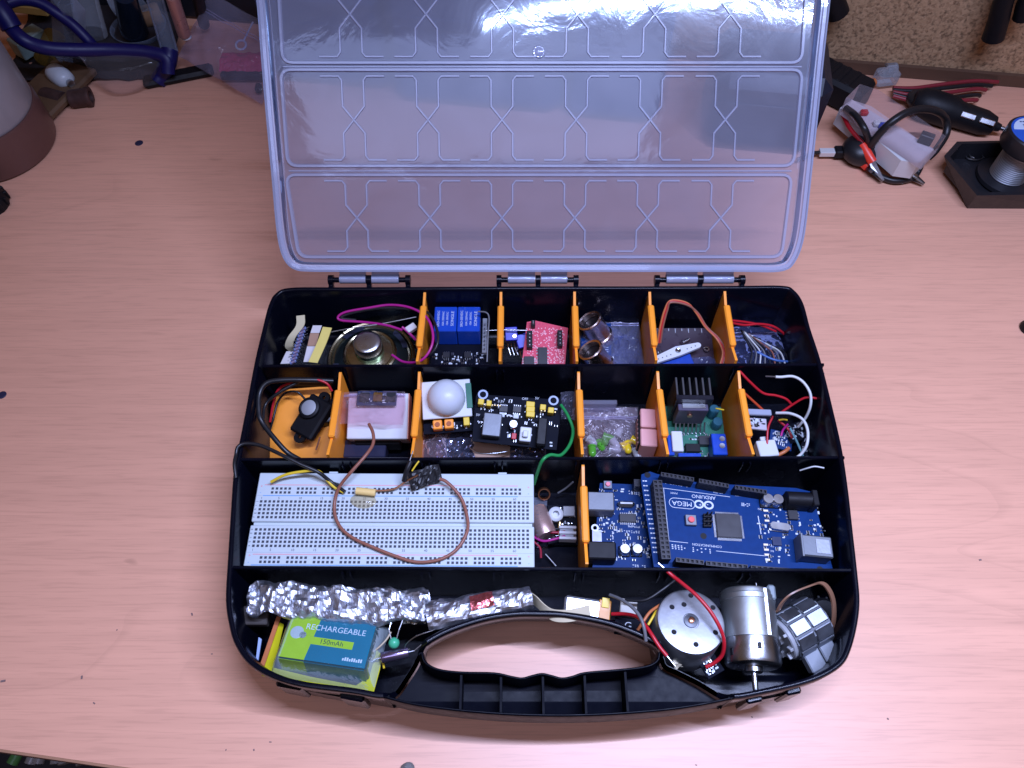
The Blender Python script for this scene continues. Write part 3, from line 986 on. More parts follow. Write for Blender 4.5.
mb = MB(); mb.lathe([(9.4,8.8),(9.4,11.5),(8.6,12.2),(8.6,13.4),(9.0,14)], 36, cap=False); mb.build('magnet_ring', mat('green_gilt', (.30,.48,.36), .2, 1.0), t, smooth=40)
mb = MB(); mb.lathe([(9.0,14),(9.0,19.5),(8.4,20.4),(6,20.8),(0,20.9)], 36); mb.build('magnet_cap', CHROME, t, smooth=50)
mb = MB(); mb.box(-10,-26,1.6,10,-20,2.6); mb.build('solder_tag', PCBR, t)
for x in (-6, 0, 6):
    mb = MB(); mb.sphere((x,-22.5,3.0), 1.1, 10, 6); mb.build('solder_joint', CHROME, t, smooth=60)
tag(wire([(392,355,34),(404,362,36),(420,361,42),(430,350,46),(433,335,48),(427,318,48),(411,308,46),(390,305,44),(368,308,42),(346,312,40),(338,317,38),(342,320.5,37),(362,322,38),(385,325,40),(402,330,41)], .85, W_MAG, 'magenta lead curling over the loudspeaker to the orange divider'), group='leads of the loudspeaker')
tag(wire([(412,360,36),(428,356,42),(437,345,46),(437,330,47),(428,313,46),(408,309,44),(380,308,42),(352,313,39),(341,318,37),(356,320,36)], .9, W_BLK, 'black lead curling beside the magenta one over the loudspeaker'), group='leads of the loudspeaker')
wire([(326,333,36),(352,328,38),(385,323,40),(416,317,42)], .35, CHROME, 'thin bare wire lying across the loudspeaker', r'wire')
mb = MB(); mb.T = at(0,0,0,40,10); mb.box(-3.4,-2.2,0,3.4,2.2,4,.4); q = P(411, 330, 36)
tag(mb.build('tape_flag', PAPERW, origin=None), 'small white tape flag beside first rear divider', 'tape flag').location = q*S
tag(wire([(402,327,40),(408,332,38),(416,340,34)], .9, W_MAG, 'short magenta lead end beside the white tape flag'))

# --- twin relay board
F = Frame((431,358,22), (488,358,22), (433,318,22))
t = thing('relay_board', 'black board with two blue relays side by side', 'relay board', F)
W_, H_ = F.w, 41
mb = MB(); mb.box(0,-10,-1.6,W_,28,0,.2); mb.build('board', PCBK, t)
zt = 16.0
rl = [F.uv(433,331,zt), F.uv(456.5,331,zt), F.uv(480,331,zt)]
for k in range(2):
    x0, x1 = rl[k][0]+.2, rl[k+1][0]-.2
    y0 = rl[0][1]; y1 = F.uv(440,306.5,zt)[1]
    mb = MB(); mb.box(x0, y0, 0.3, x1, y1, zt, .5)
    o = mb.build('relay', LBLUE, t)
    xc, yc = (x0+x1)/2, (y0+y1)/2
    rx = Matrix.Translation((0,0,0))
    for j, (s, dx, sz) in enumerate((('SRD-05VDC', -4.5, 2.2), ('10A 250VAC', -1.4, 1.9), ('10A 30VDC', 1.3, 1.9), ('SONGLE', 4.6, 2.7))):
        lettering(s, sz, at(xc+dx, yc, zt+.06, 90), o, INK, sx=1.15)
mb = MB(); mb.box(rl[2][0]+1, y0-8, .2, rl[2][0]+4, y1, 3, .2); pins(mb, rl[2][0]+2.5, y0-6, 0, 3.2, 7, 3, 6)
mb.build('pin_strip', GREY, t)
smd(t, W_, 14, 60, 3, z=0, y0=-9)
for x in (10, 24):
    chip(t, x, 1.5, 4.6, 4, 1.8, 3)
wire([(478,311.5,44),(486,312.5,45),(489,318,44),(488,335,42),(487,362,36)], .5, W_GRY, 'stiff grey wire standing beside the twin relays')
wire([(486,330.5,34),(505,330,34),(527,330.5,34)], .4, CHROME, 'bare lead reaching from the relays to the red board')

# --- blue trimmers and the red board
for k, (x, y, z, a) in enumerate(((511,331,30,4), (521,338,26,18))):
    q = P(x, y+6, z-8)
    t = thing('trimmer', ['square blue trimmer lying left of the red board', 'blue trimmer tucked under edge of the red board'][k], 'trimmer', at(q.x, q.y, q.z, a, 20), 'blue trimmers')
    mb = MB(); mb.box(-4,-4.5,0,4,4.5,9,.4); mb.build('case_block', mat('trimmer_blue', (.02,.03,.42), .4), t)
    mb = MB(); mb.lathe([(1.3,9),(1.3,10)], 12, (2,-2,0)); mb.build('screw', BRASS, t, smooth=40)
    for j in (-1,0,1):
        mb = MB(); mb.tube([(j*2.2,-4.2,1),(j*2.2,-7,-1),(j*2.4+1.5,-12,-2)], .3, 5); mb.build('pin', CHROME, t)
F = Frame((522,366,24), (565.5,366,24), (526.5,322,30))
t = thing('red_board', 'speckled pink red circuit board with black headers', 'circuit board', F)
q = [F.uv(*p) for p in ((521.5,366),(565,366),(568,328),(535,320.5),(527,322))]
mb = MB(); mb.prism(q, -1.6, 0); mb.build('board', PCBR, t)
RD = random.Random(4)
mb = MB()
for i in range(260):
    x, y = F.uv(RD.uniform(526,564), RD.uniform(328,364))
    mb.lathe([(.45,.02),(.38,.12)], 6, (x,y,0))
o = mb.build('solder_specks', mat('pale_pink', (.85,.45,.5), .4), t); o['kind'] = 'stuff'
for (x,y,sx,sy) in ((529.5,342,5.5,17),(533,326,4,6),(559.5,341,4.5,16)):
    a = F.uv(x-sx/2,y+sy/2); b = F.uv(x+sx/2,y-sy/2)
    mb = MB(); mb.box(a[0],a[1],.1,b[0],b[1],5,.3)
    n = max(2,int((b[1]-a[1])/2.54))
    mb.k = 1; pins(mb,(a[0]+b[0])/2,a[1]+1.3,0,(b[1]-a[1]-2)/n,n,5,7)
    mb.build('header_block', [DARK, CHROME], t)
for (x,y,sx,sy) in ((542.5,357,9,17),(529,362,10,9)):
    a = F.uv(x-sx/2,y+sy/2); b = F.uv(x+sx/2,y-sy/2)
    chip(t,(a[0]+b[0])/2,(a[1]+b[1])/2,b[0]-a[0],b[1]-a[1],2.2,5,side='x')

# --- ultrasonic sensor and its bag
F = Frame((582,370,18), (611,370,16), (583,322,20))
t = thing('ultrasonic_sensor', 'blue sensor board with two round open metal eyes', 'sensor', F)
q = [F.uv(*p) for p in ((580,372),(611.5,372),(611,323),(582,324))]
mb = MB(); mb.prism(q, -1.4, 0); mb.build('board', PCBB, t)
for (x,y) in ((601,337),(602,366)):
    cx, cyy = F.uv(x,y)
    mb = MB(); mb.T = at(cx,cyy,0,0,0,0) @ Matrix.Scale(1.25,4) @ Matrix.Rotation(R(-38),4,'Y') @ Matrix.Rotation(R(-18),4,'X')
    mb.lathe([(6.6,-2),(7.0,0),(7.0,1),(6.3,1.6),(6.3,12),(6.8,12.6),(6.8,13.4),(6.2,13.9),(5.4,13.4),(5.3,10.5)], 28, cap=False)
    mb.lathe([(6.3,-3),(6.3,0)], 28)
    o = mb.build('eye', mat('rosy_tin', (.78,.62,.58), .24, 1.0), t, smooth=40)
    mb = MB(); mb.T = at(cx,cyy,0,0,0,0) @ Matrix.Scale(1.25,4) @ Matrix.Rotation(R(-38),4,'Y') @ Matrix.Rotation(R(-18),4,'X')
    mb.lathe([(5.4,10.2),(3,10.6),(0,10.8)], 20); mb.build('eye_mesh', DARK, o, smooth=40)
smd(t, 14, 22, 26, 8, x0=F.uv(603,0)[0]-4, y0=0)
mb = MB()
for k in range(6): mb.k = 0; x,y = F.uv(606,343+k*2.2); mb.box(x-1.6,y-.25,.02,x+1.6,y+.25,.06)
mb.build('board_print', INK, t)
F = Frame((582,372,14), (645,370,13), (584,312,18))
zip_bag('zip_bag', 'clear zip bag in the rear row behind the twin eyed sensor', F, F.w, F.h, 7, CLEAR, 3.3, 'clear zip bags', sealy=.72, amp=2.4)
F = Frame((612,372,15), (646,370,14), (611,330,16))
t = thing('antistatic_bag', 'crumpled shiny bag lying right of the twin eyed sensor', 'bag', F)
mb = MB(); mb.grid(40, 40, crumpled(22,22, lambda u,v: (u*F.w, v*F.h, 3.5*math.sin(math.pi*u)*math.sin(math.pi*v)), 2, 2.8, .13)); mb.build('bag_skin', film('shiny_blue_film', (.34,.42,.85), .26, .14, .9, 60), t)

# --- servo in a bag with scale board
F = Frame((656,372,12), (716,372,12), (659,328,16))
t = thing('marked_board', 'dark board with white tick marks under servo', 'circuit board', F)
mb = MB(); mb.box(0,0,-1.5,F.w,F.h,0,.2); mb.build('board', mat('dark_brown_board', (.045,.03,.045), .3), t)
for k in range(9):
    mb = MB(); x = 2+k*(F.w-4)/8; mb.box(x-.2,F.h-(3.6 if k % 2 else 2.2),.02,x+.2,F.h-.4,.07); mb.build('tick_mark', INK, t)
F = Frame((656,362,20), (706,352,20), (655,340,20))
t = thing('servo_motor', 'small blue servo with a white arm screwed on', 'servo', F)
a = F.uv(664,354); 
mb = MB(); mb.box(a[0]-6,a[1]-16,-8,a[0]+17,a[1]-1,0,.6); mb.build('servo_body', mat('servo_blue', (.02,.06,.34), .25), t)
mb = MB(); mb.lathe([(3.2,0),(3.2,3)], 18, (*F.uv(677,352.5),0)); mb.build('output_shaft', mat('servo_blue', (0,0,0)), t, smooth=40)
e0, cc, e1 = F.uv(651,363,3), F.uv(677.5,352.3,3), F.uv(697.5,346.5,3)
poly = []
def dirn(a,b): d = Vector((b[0]-a[0], b[1]-a[1])); d.normalize(); return d
d = dirn(e0,e1); nn = Vector((-d.y,d.x))
for s in (1,-1):
    seq = [(e0,2.1),(cc,3.6),(e1,2.0)] if s > 0 else [(e1,2.0),(cc,3.6),(e0,2.1)]
    for p, wd in seq: poly.append((p[0]+nn.x*s*wd, p[1]+nn.y*s*wd))
    ec = seq[-1][0]; dd = d*s
    for k in range(1,6):
        an = math.pi*k/6
        v = nn*s*math.cos(an) + dd*math.sin(an)
        poly.append((ec[0]+v.x*2.0, ec[1]+v.y*2.0))
mb = MB(); mb.prism(poly, 3.0, 4.8); arm = mb.build('servo_arm', WHITE, t)
for k in range(11):
    tt = .06+.088*k
    if .42 < tt < .68: continue
    mb = MB(); mb.lathe([(.42,4.82),(.42,4.86)], 8, (e0[0]+(e1[0]-e0[0])*tt, e0[1]+(e1[1]-e0[1])*tt, 0)); mb.build('arm_hole', DARK, arm)
mb = MB(); mb.lathe([(1.8,4.8),(1.8,5.6),(1.3,6.0),(.5,5.6),(0,5.6)], 14, (cc[0],cc[1],0)); mb.build('screw', STEEL, arm, smooth=40)
for k,(m,off,nm) in enumerate(((W_ORG,-1.4,'orange'),(W_RED,0,'red'),(W_BRN,1.4,'brown'))):
    wire([(659+off,343,30),(661.5+off,327,38),(666+off,310,46),(671,301.5+off*.7,50),(687,304+off*.7,48),(697+off*.6,313,44),(706+off*.6,327,38),(718+off,339,34),(724+off,352,32),(721+off,366,28)], .65, m, nm+' strand of the flat servo cable arching over the black floor', group='strands of the servo cable')
for (x,y) in ((666,347),(672,344),(703,350),(686,341)):
    q = P(x,y,18)
mb = MB(); mb.lathe([(1.0,-.4),(2.0,-.4),(2.0,.4),(1.0,.4),(1.0,-.4)], 14); q = P(706.5,349,16)
o = mb.build('screw_eye', STEEL, smooth=50); o.location = q*S; tag(o, 'tiny bright screw washer right of white servo arm', 'washer')
mb = MB(); mb.lathe([(1.2,-2.6),(1.2,2.6)],10,axis='x'); mb.lathe([(2.0,-3.2),(2.0,-2.4)],10,axis='x'); q = P(686,341,17)
o = mb.build('loose_screw', STEEL, smooth=50); o.location = q*S; o.rotation_euler = (0,0,R(30)); tag(o, 'small steel screw lying above white servo arm', 'screw')
F = Frame((688,372,14), (717,372,13), (686,361,16))
t = thing('plastic_scrap', 'strip of clear packaging below the white servo arm', 'packaging', F)
mb = MB(); mb.grid(16,8,crumpled(16,8,lambda u,v:(u*F.w,v*10,1.5*math.sin(3*u)),5,1.2,.2)); mb.build('film', film('shiny_blue_film',(0,0,0)), t)

# --- bag of leads at the right end of the rear row
F = Frame((737,372,10), (800,372,10), (738,322,14))
t = zip_bag('zip_bag', 'clear zip bag full of jumper leads at right end of rear row', F, F.w*.92, F.h*.9, 7, film('bluish_film', (.45,.52,.95), .06, .1, .9, 60), 8.1, 'clear zip bags', sealy=.8, amp=2.6)
RD = random.Random(9)
BUNDLE = []
for k in range(9):
    x = 745+k*5
    m = [W_BLK, W_GRY, W_WHT, W_GRY, W_BLK, W_BRN, W_GRY, W_WHT, W_BLK][k]
    nm = ['black jumper lead nearest the orange divider','grey jumper lead second from the divider','white jumper lead third from the divider','grey jumper lead under the red lead ends','black jumper lead in middle of the bundle','brown jumper lead in middle of the bundle','grey jumper lead right of the brown one','white jumper lead at right of the bundle','black jumper lead at far right of the bundle'][k]
    wire([(741+k*1.5,330+k*.8,20),(746+k*3,340+k*.6,19),(752+k*4.0,352,18),(750+k*5,364,17)], .6, m, nm+', in rear right bag', group='jumper leads in the rear right bag', tip='b', n=5, seg=6)
wire([(727,320,40),(745,322,34),(760,325,28),(776,331.5,22)], .75, W_RED, 'long red lead lying over the bag of jumpers', tip='b')
wire([(728,322,38),(744,325,32),(758,324,30),(772,326,26),(782,332,22),(786,337,18)], .85, W_RED, 'curved red lead reaching furthest right in rear row')
wire([(757,352,18),(775,360,18),(795,362,16),(815,364.5,14)], .8, mat('blue_tie', (.05,.12,.35), .3), 'blue plastic tie lying along the rear partition wall', 'tie')

# ================================================================== second row
F = Frame((264,458,10), (333,457,10), (270,392,26))
t = thing('orange_plate', 'spare orange divider lying flat beneath the black buzzer', 'divider', F)
poly = [F.uv(*p) for p in ((263,460),(330,459),(331,386),(290,389),(278,394),(274,401),(272,420),(266,437))]
mb = MB(); mb.prism(poly, -1.6, 0); mb.build('plate', ORANGE, t)
q = P(310,416,30)
t = thing('buzzer', 'black buzzer with round grey face lying on the orange plate', 'buzzer', at(q.x,q.y,q.z,-32,16,-6))
mb = MB(); mb.box(-8.5,-13,-6,8.5,13,0,1.2); mb.build('housing', DARK, t)
mb = MB(); mb.lathe([(6.8,0),(6.8,2.4),(5.6,3.0),(5.0,2.4),(0,2.4)], 26, (-2.5,4,0)); o = mb.build('face_ring', DARK, t, smooth=40)
mb = MB(); mb.lathe([(4.9,2.5),(4.2,3.0),(0,3.2)], 22, (-2.5,4,0)); mb.build('face', GREY, o, smooth=50)
for (x,y) in ((0,16.5),(0,-16.5)):
    mb = MB(); mb.lathe([(1.2,-4),(3.8,-4),(3.8,-2),(1.2,-2),(1.2,-4)], 16, (x,y*.85,0)); mb.build('mounting_ear', DARK, t, smooth=40)
q = P(323,409,24)
t = thing('rubber_foot', 'black rounded rubber block right of the buzzer', 'rubber block', at(q.x,q.y,q.z,10))
mb = MB(); mb.lathe([(9,-8),(9.5,-6),(9.5,-1),(8,0),(0,0)], 24); mb.build('block', W_BLK, t, smooth=40)
wire([(332,391,40),(326,383,44),(312,379,46),(296,381.5,44),(280,388,38),(274,401,32),(270,422,24)], .8, W_RED, 'red lead arching round the top of buzzer')
wire([(306,400,32),(297,392,36),(286,393,34),(278,402,30),(273,420,26),(270,430,22)], .7, W_BLK, 'thin black lead beside the red one at buzzer')
wire([(333,381,42),(310,380,46),(284,380,48),(267,383,48),(259.5,394,46),(259,411,44),(262,422,42),(274,438,34),(287,452,28),(300,460,26)], 1.6, W_BLK, 'thick black cable looping round the left compartment', 'cable', n=10)
wire([(300,381,44),(280,392,42),(266,404,38),(263,420,38)], 1.0, W_BLK, 'second black cable inside the thick cable loop', 'cable')
wire([(320,437,22),(316,450,18)], .5, W_BRN, 'short brown wire tail below the buzzer')

# --- pale box with a pink bag
F = Frame((346.5,439,27), (403,439,27), (351,398,35))
t = thing('pale_box', 'small white carton under the pink bag', 'box', F)
mb = MB(); mb.box(0,0,-18,F.w+2.5,F.h+3,0,.5); mb.build('carton', WHITE, t)
mb = MB(); mb.box(F.w+2.55,0.2,-13,F.w+3.0,F.h+3,-.2); mb.build('orange_side', mat('salmon', (.75,.30,.18), .5), t)
F = Frame((337,424,35), (403,425,35), (347,391,37))
zip_bag('pink_bag', 'pink antistatic bag lying on the white carton', F, F.w, F.h, 7, PINKF, 5.5, None, True, .86, 'bag', amp=2.2)
F = Frame((356,405,38), (396,405,38), (360,391,38))
t = thing('mini_board', 'small dark circuit board inside the pink bag', 'circuit board', F)
mb = MB(); mb.box(0,0,-1.4,F.w,F.h,0,.2); mb.build('board', mat('slate_board', (.03,.04,.09), .3), t)
for k in range(3):
    mb = MB(); mb.cbox(5+k*8,F.h/2,.1,5.5,6,1.8,.2); mb.build('chip', [DGREY, BRASS, DGREY][k], t)
smd(t, F.w, F.h, 24, 5)
mb = MB(); q = P(365,456,14); mb.box(-13,-2,-8,13,10,3,.6); o = mb.build('dark_box', mat('navy_box', (.02,.022,.05), .35)); o.location = q*S
tag(o, 'dark navy box under the white carton', 'box')
mb = MB(); mb.box(-14,-5,-10,14,5,0,.6); q = P(378,436,20); o = mb.build('black_block', DARK); o.location = q*S; tag(o, 'matt black block supporting the white carton', 'block')
q = P(372,385,12)
t = thing('foam_offcut', 'pale offcut lying at the rear of the carton compartment', 'offcut', at(q.x,q.y,q.z,8))
for k,x in enumerate((-6,5)):
    mb = MB(); mb.cbox(x,0,0,6,4,3,.5); mb.build('foam_piece', mat('dim_foam', (.32,.33,.26), .8), t)

# --- motion sensor
q = P(447,407,35)
t = thing('motion_sensor', 'motion sensor with a milky white faceted dome', 'motion sensor', at(q.x,q.y,q.z,5,12,0))
DOME = mat('milky_dome', (.54,.57,.62), .38, spec=.5, bump=.1, bscale=900)
mb = MB(); mb.box(-15,-7,-1.2,15,17,0.6,.4); mb.build('dome_base', WHITE, t)
mb = MB()
prof = [(11.6,.6),(11.6,2.5)]+[(11.6*math.cos(R(a)), 2.5+10.6*math.sin(R(a))) for a in range(6,90,7)]+[(0,13.1)]
mb.lathe(prof, 30, (0,5,0)); mb.build('dome', DOME, t, smooth=24)
mb = MB(); mb.box(-15.5,-8,-9,15.5,17,-7.4,.2); mb.build('board', PCBK, t)
mb = MB(); mb.box(12.2,-2,.7,15.6,14,1.4,.1); mb.build('green_edge', PCBG, t)
for x in (-6.5,.5):
    mb = MB(); mb.box(x-2.8,-13,-7.2,x+2.8,-7.2,-1.6,.5); o = mb.build('orange_trimmer', ORANGE, t)
    mb = MB(); mb.lathe([(1.5,0),(1.5,.7),(0,.7)],14,(x,-10.2,-1.6)); mb.build('trimmer_slot', mat('deep_orange',(.35,.08,.01),.5), o, smooth=40)
mb = MB(); mb.box(-15.5,-14,-9,15.5,-7,-7.5,.1); mb.build('front_board', PCBK, t)
mb = MB(); mb.box(9.4,-12,-7.4,13.0,-6.5,-1.5,.3); mb.build('yellow_jumper', W_YEL, t)
smd(t, 30, 6, 20, 12, x0=-15, y0=-14, z=-7.4)

# --- breadboard supply board
F = Frame((472,441,30), (556.5,450,28), (476,394,36))
t = thing('supply_board', 'black power supply board with yellow jumpers and silver socket', 'supply board', F)
poly = [F.uv(*p) for p in ((472,441),(556.5,450),(562,402),(559,397.5),(552,396),(548,399),(489,395),(485,390),(479,390.5),(476,396))]
mb = MB(); mb.prism(poly, -1.6, 0); mb.build('board', PCBK, t)
for (x,y) in ((483,394.5),(553.5,400.5)):
    c = F.uv(x,y); mb = MB(); mb.lathe([(2.0,.03),(3.1,.03),(3.1,.12),(2.0,.12),(2.0,.03)],20,(c[0],c[1],0)); mb.build('mounting_ring', mat('ring_ink',(.35,.42,.6),.4), t)
def fbox(F, t, name, x, y, sx, sy, z0, z1, m, ch=.3, lift=0):
    a = F.uv(x-sx/2, y+sy/2, z1); b = F.uv(x+sx/2, y-sy/2, z1)
    mb = MB(); mb.box(min(a[0],b[0]), min(a[1],b[1]), z0, max(a[0],b[0]), max(a[1],b[1]), z1, ch)
    return mb.build(name, m, t)
u = fbox(F,t,'usb_socket',492,424.5,21,21,.1,7,DULLM,.5)
fbox(F,t,'electrolytic_base',513.5,424,9,8,.05,.8,DARK)
c = F.uv(513.5,424,6); mb = MB(); mb.lathe([(2.6,.8),(2.6,6),(2.3,6.4),(0,6.4)],18,(c[0],c[1],0)); mb.build('electrolytic', CHROME, t, smooth=40)
fbox(F,t,'red_led',514,436,5.5,5.5,.1,2.6,W_RED)
b_ = fbox(F,t,'push_switch',525.5,434,13,13,.1,6,WHITE,.5)
fbox(F,t,'switch_button',525.5,433.5,6,6,6.05,9,WHITE,.5)
fbox(F,t,'dc_socket',542,431,12,26,.1,7,DARK,.6)
for (x,y,wd) in ((481,401.5,8),(489,403,7),(543,407,8),(551,410,8)):
    fbox(F,t,'jumper_cap',x,y,wd*.8,5,.1,6,W_YEL)
for k in range(3):
    fbox(F,t,'yellow_header',530.5,404+k*5,9,4.4,.1,5,W_YEL)
mb = MB()
for k in range(9):
    c = F.uv(480+k*2.5,406.5+k*.2); mb.cbox(c[0],c[1],.1,.7,.7,5)
for k in range(5):
    c = F.uv(541+k*3.4,413+k*.4); mb.cbox(c[0],c[1],.1,.7,.7,5)
o = mb.build('header_pins', BRASS, t); o['kind'] = 'stuff'
for (x,y,n) in ((503.5,409.5,4),(517,410,4)):
    a = F.uv(x,y); chip(t,a[0],a[1],5.2,4.0,1.6,n)
smd(t, F.w, F.h, 70, 21, avoid=[])
for s,x,y in (('3.3V',501,401.5),('OFF',525,399),('5V',537,398.5),('5V',478,415)):
    c = F.uv(x,y); lettering(s,2.2,at(c[0],c[1],.06),t,INK)
fbox(F,t,'capacitor_strip',502,414.5,6,4,.1,1.6,INK); fbox(F,t,'capacitor_strip',516,416,6,4,.1,1.6,INK)

# bags, card and green lead under the supply board
F = Frame((421,462,10), (473,462,10), (423,420,13))
zip_bag('zip_bag', 'small pinkish zip bag under the motion sensor', F, F.w*.5, F.h, 5, PINKF, 1.2, 'clear zip bags', False)
F = Frame((436,462,10), (474,462,10), (440,422,13))
t = thing('antistatic_bag', 'crumpled silver blue bag below the motion sensor', 'bag', F)
mb = MB(); mb.grid(26,22,crumpled(26,22,lambda u,v:(u*F.w,v*F.h,3*math.sin(math.pi*u)*math.sin(math.pi*v)),7,1.5,.2)); mb.build('bag_skin', ANTIS, t)
F = Frame((470,463,9), (512,463,9), (470,436,12))
t = thing('card_piece', 'plain brown card lying below the silver socket', 'card', F)
mb = MB(); mb.box(0,0,-.8,F.w,F.h,0); mb.build('card', mat('brown_card',(.40,.26,.19),.8), t)
F = Frame((510,463,10), (547,463,10), (509,442,13))
t = thing('antistatic_bag', 'crumpled silver blue bag right of the brown card', 'bag', F)
mb = MB(); mb.grid(24,14,crumpled(24,14,lambda u,v:(u*F.w,v*F.h,3*math.sin(math.pi*u)*math.sin(math.pi*v)),11,1.5,.2)); mb.build('bag_skin', ANTIS, t)
wire([(470,448,17),(478,453,18),(492,453.5,19),(507,451.5,18)], .35, CHROME, 'thin bare wire lying across the brown card')
wire([(561,405,38),(568,416,40),(573,430,40),(570,444,42),(561,455,48),(550,455,52),(542,461,52),(537,474,40),(534,484,30)], 1.0, W_GRN, 'green lead hanging over the partition towards the breadboard', tip=None, n=10)
F = Frame((561,420,22), (572,420,22), (560,392,28))
t = thing('clear_sleeve', 'crumpled clear sleeve right of the supply board', 'sleeve', F)
mb = MB(); mb.grid(10,14,crumpled(10,14,lambda u,v:(u*9,v*F.h,2*math.sin(3*u)),4,1.2,.25)); mb.build('film', CLEAR, t)

# --- bag of leds and the pink foam block
LEDS = [(592,446,'green',0),(598,441,'green',25),(603,436,'green',70),(600,448,'green',140),(626,443,'yellow',10),(631,439,'yellow',60),(621,447,'yellow',120),(612,440,'clear',30),(609,449,'clear',80),(616,437,'clear',150),(588,438,'clear',45),(635,449,'clear',15)]
LM = {'green': mat('green_led',(.10,.42,.04),.15,trans=.3), 'yellow': mat('yellow_led',(.80,.55,.02),.15,trans=.2), 'clear': mat('clear_led',(.75,.78,.82),.08,trans=.6)}
nth = {}
where = {'green': ['leftmost of the four','second from the left, rear','highest of the four','lowest of the four'], 'yellow': ['middle of the three','rightmost of the three','leftmost of the three'], 'clear': ['in the middle','at the front edge','at the back edge','at far left','at far right']}
for (x,y,c,a) in LEDS:
    i = nth.get(c,0); nth[c] = i+1
    q = P(x,y,17)
    t = thing('led', '%s led in the zip bag, %s' % (c, where[c][i]), 'led', at(q.x,q.y,q.z,a,90), 'leds in the zip bag')
    mb = MB(); mb.lathe([(2.8,0),(2.8,1),(2.4,1),(2.4,5),(1.9,6.6),(1.0,7.3),(0,7.5)],14); mb.build('lens', LM[c], t, smooth=50)
    for s in (-1,1):
        mb = MB(); mb.cyl((s*1.2,0,0),(s*1.2,0,-12),.28,seg=5); mb.build('leg', CHROME, t)
F = Frame((584,464,9), (641,463,9), (585,407,18))
zip_bag('zip_bag', 'clear zip bag holding green and yellow leds', F, F.w, F.h*.98, 9, film('led_bag_film',(.90,.78,.88),.24,.1,.9,60), 6.6, 'clear zip bags', sealy=.78, amp=2.4)
F = Frame((586,406,30), (611,406,30), (586,398,30))
q = P(598,404,28); mb = MB(); mb.box(-12,0,-20,12,3,0,.3); o = mb.build('clear_case', film('case_film',(.7,.74,.9),.3,.1,.1)); o.location = q*S; tag(o, 'small clear plastic case standing behind led bag', 'case')
q = P(648,428,32)
t = thing('foam_block', 'pink foam box with dark slots beside an orange divider', 'foam box', at(q.x,q.y,q.z-16,-4))
PINKM = mat('pink_foam',(.70,.36,.34),.7)
mb = MB(); mb.box(-4.5,-12,0,5.5,-.3,16,.6); mb.build('block', PINKM, t)
mb = MB(); mb.box(-4.5,.3,0,5,13,17,.6); mb.build('block', PINKM, t)
mb = MB(); mb.box(-5.6,-10,1,-4.55,10,14.5,.3); o = mb.build('slot_plate', DARK, t)
for k in range(6):
    mb = MB(); mb.box(-5.9,-9+k*3.1,3,-5.62,-8+k*3.1,13); mb.build('slot', PINKM, o)

# --- motor driver
F = Frame((662,461,12), (728,462,12), (668,402,14))
t = thing('driver_board', 'green motor driver board with finned black heat sink', 'driver board', F)
mb = MB(); mb.box(0,-1,-1.6,F.w,F.h*.93,0,.2); mb.build('board', PCBG, t)
HS = mat('black_anodised',(.012,.012,.02),.3,.2)
def g(x,y,z): return F.uv(x,y,z)
a, b = g(676,413,22), g(711,399,30)
yb = g(690,400,30)[1]
mb = MB(); mb.box(a[0]-1,yb,1,b[0]+1.5,yb+3,31,.3); hs = mb.build('heat_sink', HS, t)
for k in range(6):
    x = a[0]+k*(b[0]-a[0])/5
    mb = MB(); mb.box(x-.6,yb+3.02,1,x+.6,yb+15,31,.2); mb.build('fin', mat('grey_anodised',(.08,.08,.085),.35,.4), hs)
mb = MB(); mb.box(a[0]+1,yb-4.5,6,b[0]-.8,yb-.05,25,.4); ic = mb.build('power_chip', mat('chip_violet',(.07,.06,.10),.4), t)
mb = MB(); mb.box(a[0]+3.5,yb-3.2,25.05,b[0]-2.5,yb-.1,25.8,.1); mb.build('metal_tab', CHROME, ic)
xm = (a[0]+b[0])/2
mb = MB(); mb.lathe([(1.6,0),(1.6,.8),(0,.8)],12,(xm-1,-.0,0)); mb.T = Matrix.Identity(4)
o = mb.build('screw', COPPER, ic, smooth=40); o.matrix_local = mscaled(at(xm*0,yb-4.6,18.5,0,90))
for k in range(8):
    c = g(675.5+k*4.1,428,4)
    mb = MB(); mb.tube([(c[0],c[1]-2.5,0),(c[0],c[1]-2.2,3),(c[0],c[1]+2.5,7)],.55,5); mb.build('chip_leg', CHROME, t)
    c = g(675.5+k*4.1,433,0.6)
    mb = MB(); mb.lathe([(1.0,0),(.6,.6),(0,.7)],8,(c[0],c[1],0)); mb.build('solder_joint', CHROME, t)
o = fbox(F,t,'white_socket',677.5,441,9,20,.1,8,WHITE,.4)
mb = MB()
fbox(F,t,'socket_side',671,445,4,20,.1,6,LBLUE,.3)
fbox(F,t,'pin_block',693,447.5,14,8,.1,5,DARK,.3)
fbox(F,t,'regulator',705,440,11,9,.1,4,DGREY,.3)
s_ = fbox(F,t,'screw_terminal',719.5,444,12,21,.1,11,LBLUE,.5)
for y in (439,446):
    c = g(722,y,11); mb = MB(); mb.lathe([(1.7,11.02),(1.7,11.6),(0,11.5)],14,(c[0],c[1],0)); mb.build('terminal_screw', STEEL, s_, smooth=40)
fbox(F,t,'screw_terminal',690,457,22,8,.1,9,LBLUE,.4)
for k,(x,y) in enumerate(((712,414),(716,425))):
    c = g(x,y,2); mb = MB(); mb.lathe([(3.2,.1),(3.2,9-k*2),(2.8,9.5-k*2),(0,9.5-k*2)],18,(c[0],c[1],0)); mb.build('electrolytic', mat('teal_sleeve',(.02,.10,.14),.3), t, smooth=40)
smd(t, F.w-4, 20, 46, 31, y0=0, x0=2)
wire([(716,408.5,28),(719,409,29),(724,410,30)], .5, W_YEL, 'tiny yellow wire end beside the heat sink')

